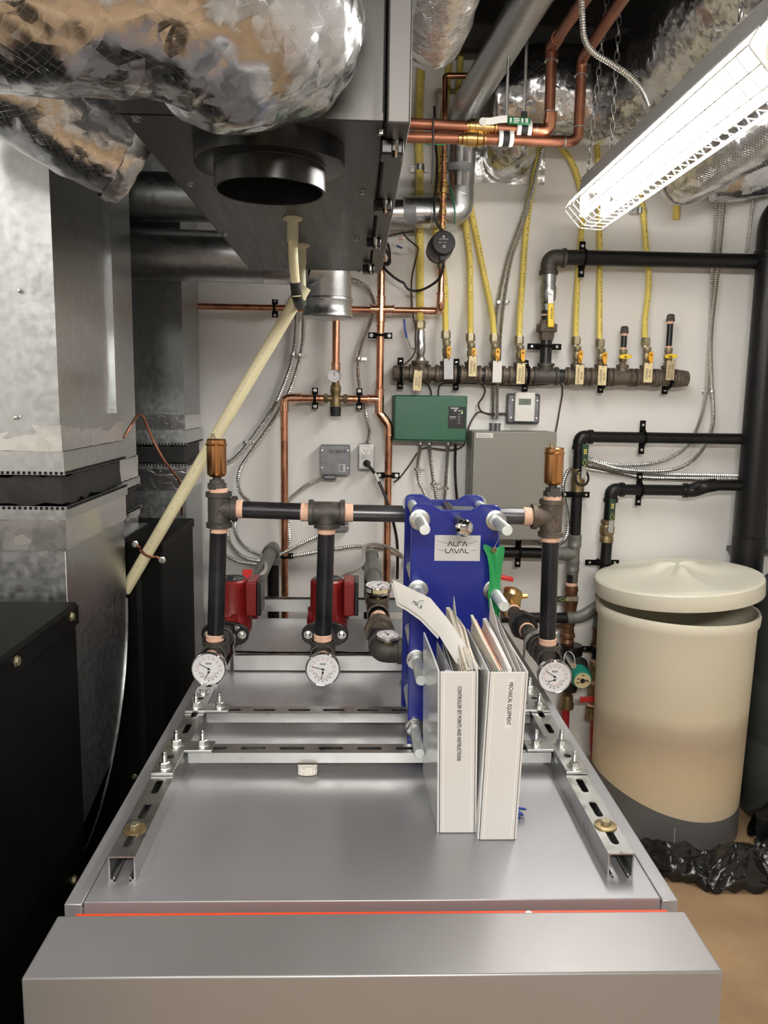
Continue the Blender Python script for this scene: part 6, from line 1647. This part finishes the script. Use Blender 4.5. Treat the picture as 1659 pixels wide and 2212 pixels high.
for px in (1064, 1074): cc = P(px, 922, 3.07); cn.cyl((cc.x, 3.07, a.z-.004), (cc.x, 3.07, a.z+.026), .0125, n=10).cyl((cc.x, 3.07, a.z+.020), (cc.x, 3.07, a.z+.028), .0145, n=10)
part('cable_clamp', cn, 'steel_plate', T)
a = P(1096, 850, 3.12); b = P(1165, 916, 3.12)
T = thing('thermostat', 'white wall thermostat with a small display on a galvanized plate', 'thermostat', ((a.x+b.x)/2, 3.13, b.z))
part('mounting_plate', MB().box(a.x, b.x, 3.118, WY, b.z, a.z), 'steel_plate', T, bev=.008)
sc = MB()
for px, py in ((1107, 865), (1161, 866), (1104, 903), (1159, 904)): screw(sc, P(px, py, 3.118), (0, -1, 0), .005)
part('screw', sc, 'bolt_zinc', T)
wa = P(1114, 847, 3.085); wb = P(1154, 911, 3.085)
part('cover', MB().box(wa.x, wb.x, 3.085, 3.118, wb.z, wa.z), 'white_plastic', T, bev=.003)
da = P(1121, 861, 3.084); db = P(1147, 875, 3.084)
d = part('display', MB().box(da.x, db.x, 3.0838, 3.0855, db.z, da.z), 'lcd', T, 'grey green display', bev=.0008)
lettering('132°', .0125, ((da.x+db.x)/2+.006, 3.0836, (da.z+db.z)/2), X_, Z_, 'ink', d, off=0, squash=.75)
def jbox(px0, py0, px1, py1, yf, label, txt=None, sticker=None):
    a = P(px0, py0, yf); b = P(px1, py1, yf)
    T = thing('junction_box', label, 'box', ((a.x+b.x)/2, WY-.03, b.z))
    part('box', MB().box(a.x-.001, b.x+.001, yf+.002, WY, b.z-.001, a.z+.001), 'steel_plate', T, bev=.006)
    cv = part('cover_plate', MB().box(a.x, b.x, yf, yf+.0025, b.z, a.z), 'steel_plate', T, bev=.001)
    s = MB()
    for fx in (.06, .94):
        for fz in (.18, .78): screw(s, (a.x+(b.x-a.x)*fx, yf, a.z+(b.z-a.z)*fz), (0, -1, 0), .004)
    part('screw', s, 'bolt_zinc', T)
    if txt: lettering(txt, .017, ((a.x+b.x)/2+.010, yf-.0008, a.z-.024), (1, 0, .03), Z_, 'ink', cv, off=0)
    if sticker:
        c = P(739, 1011, yf); st = part('barcode_sticker', MB().box(c.x-.013, c.x+.013, yf-.0007, yf, c.z-.015, c.z+.015), 'tag_grey', cv)
        bc = MB(); 
        for i in range(9): bc.box(c.x-.010, c.x+.004, yf-.0012, yf-.0006, c.z-.012+i*.0027, c.z-.012+i*.0027+(.0015 if i % 3 else .0008))
        part('bars', bc, 'ink', cv)
    return T, a, b
T, a, b = jbox(692, 962, 755, 1026, 3.085, 'square steel junction box with a handwritten mark and barcode sticker', 'CC38DA', True)
cc = P(712, 1029, 3.10); part('cable_clamp', MB().box(cc.x-.024, cc.x+.026, 3.09, 3.125, cc.z-.014, cc.z+.008), 'steel_plate', T, bev=.006)
jbox(700, 1098, 752, 1148, 3.095, 'square steel junction box half hidden behind the middle tee of the header')
a = P(775, 958, 3.09); b = P(808, 1014, 3.09)
T = thing('wall_outlet', 'steel duplex outlet box with a black plug in it', 'outlet', ((a.x+b.x)/2, 3.12, b.z))
part('box', MB().box(a.x+.002, b.x-.002, 3.092, WY, b.z+.002, a.z-.002), 'zinc', T, bev=.006)
part('cover_plate', MB().box(a.x, b.x, 3.088, 3.093, b.z, a.z), 'zinc', T, bev=.003)
for py in (975, 1000):
    rc = MB(); sl = MB()
    c = P(791, py, 3.088); rc.prism([(c.x+.017*math.cos(2*PI*i/28), 3.088, c.z+max(-.013, min(.013, .017*math.sin(2*PI*i/28)))) for i in range(28)], (0, -.002, 0))
    for s in (-.006, .006): sl.box(c.x+s-.001, c.x+s+.001, 3.0855, 3.0862, c.z-.001, c.z+.007)
    sl.cyl((c.x, 3.0862, c.z-.007), (c.x, 3.0855, c.z-.007), .0024, n=10)
    p = part('socket', rc, 'white_plastic', T); part('slots', sl, 'ink', p)
c = P(792, 1001, 3.07)
T = thing('power_cord', 'black power cord with a white wrapper label, plugged into the wall outlet', 'cord', c)
part('plug', MB().lathe(c+Y_*.018, (.12, -1, -.05), [(0, .012), (.006, .0145), (.02, .0135), (.03, .009), (.036, .006)], 18), 'black_rubber', T)
cpts = spline([V((c.x+.002, 3.045, c.z-.004))]+PP([(800, 1010, 3.04), (812, 1028, 3.05), (828, 1062, 3.04), (840, 1095, 3.035), (850, 1130, 3.05), (857, 1165, 3.09), (859, 1205, 3.11), (858, 1250, 3.12)]), 8)
part('cable', MB().tube(cpts, .0058, 10), 'wire_black', T)
part('wrapper_label', MB().tube(cpts[14:20], .0065, 10), 'paper', T)
# ------------------------------------------------------------------ armored cables and thin wires on the wall
def cable(label, pts, y=3.115, r=.0085, group='ribbed steel cables', m='cable_steel', ribs=True):
    pp = spline(PP([(q[0], q[1], q[2] if len(q) == 3 else y) for q in pts]), 8)
    mb = MB().corr(pp, r, .0085, 8) if ribs else MB().tube(pp, r, 10)
    return solo('armored_cable' if ribs else 'cable', mb, m, label, 'cable', group)
def wire(label, pts, y=3.12, r=.0032, m='wire_brown', group='thin brown wires'):
    return solo('wire', MB().tube(spline(PP([(q[0], q[1], q[2] if len(q) == 3 else y) for q in pts]), 8), r, 7), m, label, 'wire', group)
cable('ribbed steel cable passing behind the copper air vent by the black furnaces', [(641, 640), (640, 690), (637, 740), (626, 795), (593, 875), (545, 945), (508, 988), (470, 1008)])
cable('ribbed steel cable bowing down behind the header, beside the sloping cream pipe', [(657, 640), (656, 700), (650, 765), (625, 845), (585, 915), (545, 972), (520, 1010), (514, 1040), (520, 1065), (535, 1080), (550, 1100)])
cable('ribbed steel cable from behind the round duct down to the wall outlet', [(755, 603), (775, 608), (795, 624), (807, 650), (807, 675), (796, 708), (782, 745), (774, 785), (775, 825), (785, 870, 3.10), (796, 920), (797, 940), (793, 958)], y=3.118)
cable('ribbed steel cable from the marked junction box down to the header', [(703, 1030), (685, 1036), (660, 1049), (632, 1072), (605, 1092), (590, 1108)])
cable('outer of two ribbed steel loops behind the upright nearest the furnaces', [(507, 1108), (499, 1124), (492, 1146), (496, 1172), (513, 1194), (530, 1205), (555, 1211), (580, 1208)], y=3.08)
cable('inner ribbed steel loop continuing across the wall below the header', [(520, 1100), (511, 1118), (507, 1138), (513, 1161), (530, 1182), (562, 1197), (588, 1202), (612, 1203), (640, 1200), (686, 1192), (733, 1185), (776, 1180), (819, 1184), (848, 1193), (872, 1204)], y=3.10)
cable('short ribbed steel cable low behind the pump nearest the furnaces', [(470, 1190), (487, 1199), (510, 1211), (530, 1216), (555, 1219)], y=3.06)
cable('ribbed steel cable curling round the copper upright behind the pumps', [(615, 1110), (622, 1128), (625, 1150), (623, 1172), (604, 1189), (582, 1200)], y=3.125)
cable('ribbed steel cable from the half hidden junction box to the pump nearest the furnaces', [(725, 1140), (700, 1152), (655, 1173), (622, 1190), (590, 1206), (572, 1213)], y=3.06)
cable('smooth steel cable dropping into the pump nearest the furnaces', [(566, 1192, 3.0), (568, 1205, 2.9), (574, 1219, 2.7), (573, 1232, 2.5), (558, 1250, 2.27), (552, 1262, 2.22)], r=.0065, group='pump cables', ribs=False)
cable('smooth steel cable looping over the grey elbow to the middle pump', [(868, 1199, 3.08), (850, 1186, 3.06), (820, 1177, 3.0), (797, 1176, 2.95), (786, 1184, 2.85), (786, 1200, 2.75), (784, 1215, 2.6), (767, 1231, 2.4), (742, 1240, 2.28), (728, 1248, 2.24)], r=.0065, group='pump cables', ribs=False)
cable('first of three ribbed cables hanging from the green control box, nearest the copper upright', [(908, 962), (905, 985), (902, 1010), (905, 1040), (915, 1062), (928, 1090), (940, 1120)], y=3.11)
cable('middle of three ribbed cables hanging from the green control box', [(927, 962), (931, 1000), (937, 1045), (943, 1080), (946, 1120)], y=3.11)
cable('third ribbed cable from the green control box, beside the black cord', [(968, 962), (965, 1000), (962, 1050), (959, 1090), (958, 1120)], y=3.11)
cable('ribbed cable from the ceiling to the grey cabinet, behind the slanting yellow tube', [(1163, 320), (1150, 380), (1134, 450), (1112, 512), (1098, 551), (1087, 595), (1076, 647), (1070, 690), (1066, 760), (1064, 827), (1064, 905)], y=3.139, group='cables down to the grey cabinet')
cable('ribbed cable from the ceiling to the grey cabinet, beside the blank white tag', [(1172, 320), (1157, 380), (1140, 450), (1120, 512), (1106, 551), (1096, 600), (1088, 652), (1081, 716), (1078, 779), (1074, 830), (1073, 905)], y=3.10, group='cables down to the grey cabinet')
cable('ribbed cable down the wall by the stack pipe, inner sweep', [(1548, 430), (1546, 480), (1540, 575), (1536, 669), (1531, 763), (1526, 841), (1517, 890), (1504, 927), (1485, 963), (1449, 988), (1407, 1001), (1366, 1004), (1324, 1003), (1291, 996), (1262, 987), (1235, 985)], y=3.125, group='cables sweeping from the stack pipe')
cable('ribbed cable down the wall by the stack pipe, outer sweep', [(1563, 430), (1561, 470), (1550, 591), (1538, 700), (1535, 763), (1538, 841), (1541, 895), (1536, 932), (1521, 966), (1490, 999), (1449, 1015), (1394, 1018), (1338, 1013), (1297, 1002), (1262, 992), (1235, 992)], y=3.115, group='cables sweeping from the stack pipe')
cable('upper of two ribbed cables running level behind the stack pipe', [(1235, 1000), (1269, 1004), (1311, 1012), (1366, 1021), (1449, 1025), (1568, 1027), (1680, 1030)], y=3.128, group='cables sweeping from the stack pipe')
cable('lower of two ribbed cables running level behind the stack pipe', [(1245, 1010), (1269, 1013), (1324, 1022), (1394, 1031), (1449, 1033), (1568, 1033), (1680, 1036)], y=3.132, r=.007, group='cables sweeping from the stack pipe')
cable('ribbed cable bulging round the upright pipe beside the copper air vent', [(1250, 1003), (1228, 1016), (1217, 1046), (1219, 1074), (1226, 1110), (1228, 1143), (1220, 1166), (1203, 1180)], y=3.09)
cable('pair of ribbed cables below the grey cabinet, upper', [(1090, 1125), (1115, 1138), (1140, 1160), (1175, 1176), (1203, 1180)], y=3.12)
cable('thin ribbed conduit high on the wall behind the stack bend', [(1627, 430), (1622, 480), (1614, 545)], y=3.125, r=.006)
wire('thin brown wire strapped to the wide yellow tube', [(868, 500, 3.05), (880, 515, 3.04), (895, 528, 3.035), (903, 538, 3.03), (897, 565), (890, 600), (889, 640), (892, 680), (898, 705, 3.03), (897, 730, 3.02), (898, 750, 3.02), (893, 768, 3.02), (880, 782, 3.02), (866, 792, 3.02)])
wire('thin brown wire running under the gas manifold and down past the thermostat', [(947, 858, 3.1), (948, 838), (958, 828), (990, 828, 3.1), (1040, 829, 3.1), (1110, 833, 3.1), (1170, 831, 3.1), (1200, 827, 3.1), (1213, 832), (1215, 850), (1210, 880), (1203, 920), (1197, 950), (1196, 1000)])
wire('short brown wire from the manifold to the top of the green control box', [(900, 826, 3.1), (915, 826), (926, 833), (931, 845), (932, 858, 3.1)])
wire('brown wire from the manifold to the thermostat plate', [(1040, 830, 3.1), (1048, 842), (1043, 858), (1034, 872), (1038, 886), (1052, 893), (1075, 893), (1097, 893, 3.12)])
wire('brown wire looping from the thermostat under the green control box to the copper upright', [(1095, 895, 3.12), (1060, 896), (1035, 890), (1022, 903), (1012, 925), (1007, 950), (996, 966), (970, 972), (930, 968), (915, 968), (902, 978), (885, 1004), (865, 1030), (850, 1042)], y=3.125)
wire('black cord hanging straight from the green control box', [(984, 960, 3.1), (983, 1000), (984, 1040), (987, 1080), (988, 1120)], m='wire_black', r=.0055, group='black cords')
wire('black cords bundled at the corner of the hanging steel unit', [(838, 490, 2.8), (832, 520, 2.85), (834, 540, 2.9), (842, 558, 2.95), (840, 570, 2.98), (828, 572, 2.98), (824, 560, 2.96), (828, 545, 2.92), (836, 525, 2.9), (842, 548, 2.95), (838, 566, 2.97), (826, 570, 3.0)], m='wire_black', r=.005, group='black cords')
wire('short bent black wire end beside the hanging steel unit', [(832, 512, 2.9), (850, 507, 2.95), (872, 503, 3.0), (894, 500, 3.02)], m='wire_black', r=.0035, group='black cords')
wire('small red and white spliced wire ends near the black disc pump', [(866, 517, 3.04), (858, 519, 3.04), (848, 523, 3.04), (852, 532, 3.04), (868, 536, 3.04), (886, 534, 3.04), (880, 524, 3.04), (872, 514, 3.04)], m='paper', r=.0014)
wire('blue wire connector near the black disc pump', [(857, 531, 3.036), (869, 536, 3.036)], m='wire_blue', r=.0036)
wire('red wire nut near the black disc pump', [(861, 515, 3.036), (870, 517, 3.036)], m='ink_red', r=.0042)
wire('thin black capillary running beside the copper riser to the wall pump', [(938, 230, 3.04), (940, 300, 3.03), (944, 350, 3.0), (942, 400, 2.94), (938, 440, 2.90), (940, 470, 2.90), (948, 490, 2.92), (956, 498, 2.94)], m='wire_black', r=.0045, group='black cords')
wire('green handled wire hook on the vent elbow', [(974, 405, 2.95), (978, 428, 2.945), (982, 450, 2.945), (983, 465, 2.95), (982, 484, 2.955)], m='green_valve', r=.003, group='small hooks')
wire('brown wire running level past the stack pipe towards the wall box', [(1269, 1009, 3.11), (1330, 1022), (1394, 1034, 3.115), (1449, 1035), (1505, 1038), (1568, 1042), (1620, 1035), (1680, 1018)], y=3.11)
def clip(px, py, label, s=1):
    c = P(px, py, 3.12); mb = MB(); clamp_ring(mb, c+V((-s*.010, -.006, 0)), Z_, .0105, .010); mb.obox(c+V((s*.008, .012, 0)), (.014, 0, 0), (0, .001, 0), (0, 0, .0055)); mb.cyl(c+V((s*.014, .012, 0)), c+V((s*.014, .004, 0)), .005, n=10)
    solo('cable_clip', mb, 'bolt_zinc', label, 'clip', 'bright cable clips')
clip(780, 775, 'bright clip on the cable above the wall outlet')
clip(537, 955, 'bright clip where two ribbed cables meet by the sloping cream pipe')
clip(906, 1013, 'bright clip on the first cable under the green control box')
clip(941, 1044, 'bright clip on the middle cable under the green control box')
clip(957, 1054, 'bright clip on the third cable under the green control box', -1)
clip(638, 765, 'bright clip on the inner cable behind the sloping cream pipe')
clip(652, 767, 'bright clip on the outer cable behind the sloping cream pipe')
clip(1088, 652, 'bright clip joining the cables behind the slanting yellow tube', -1)
clip(1530, 845, 'bright clip on the cables beside the stack pipe', -1)
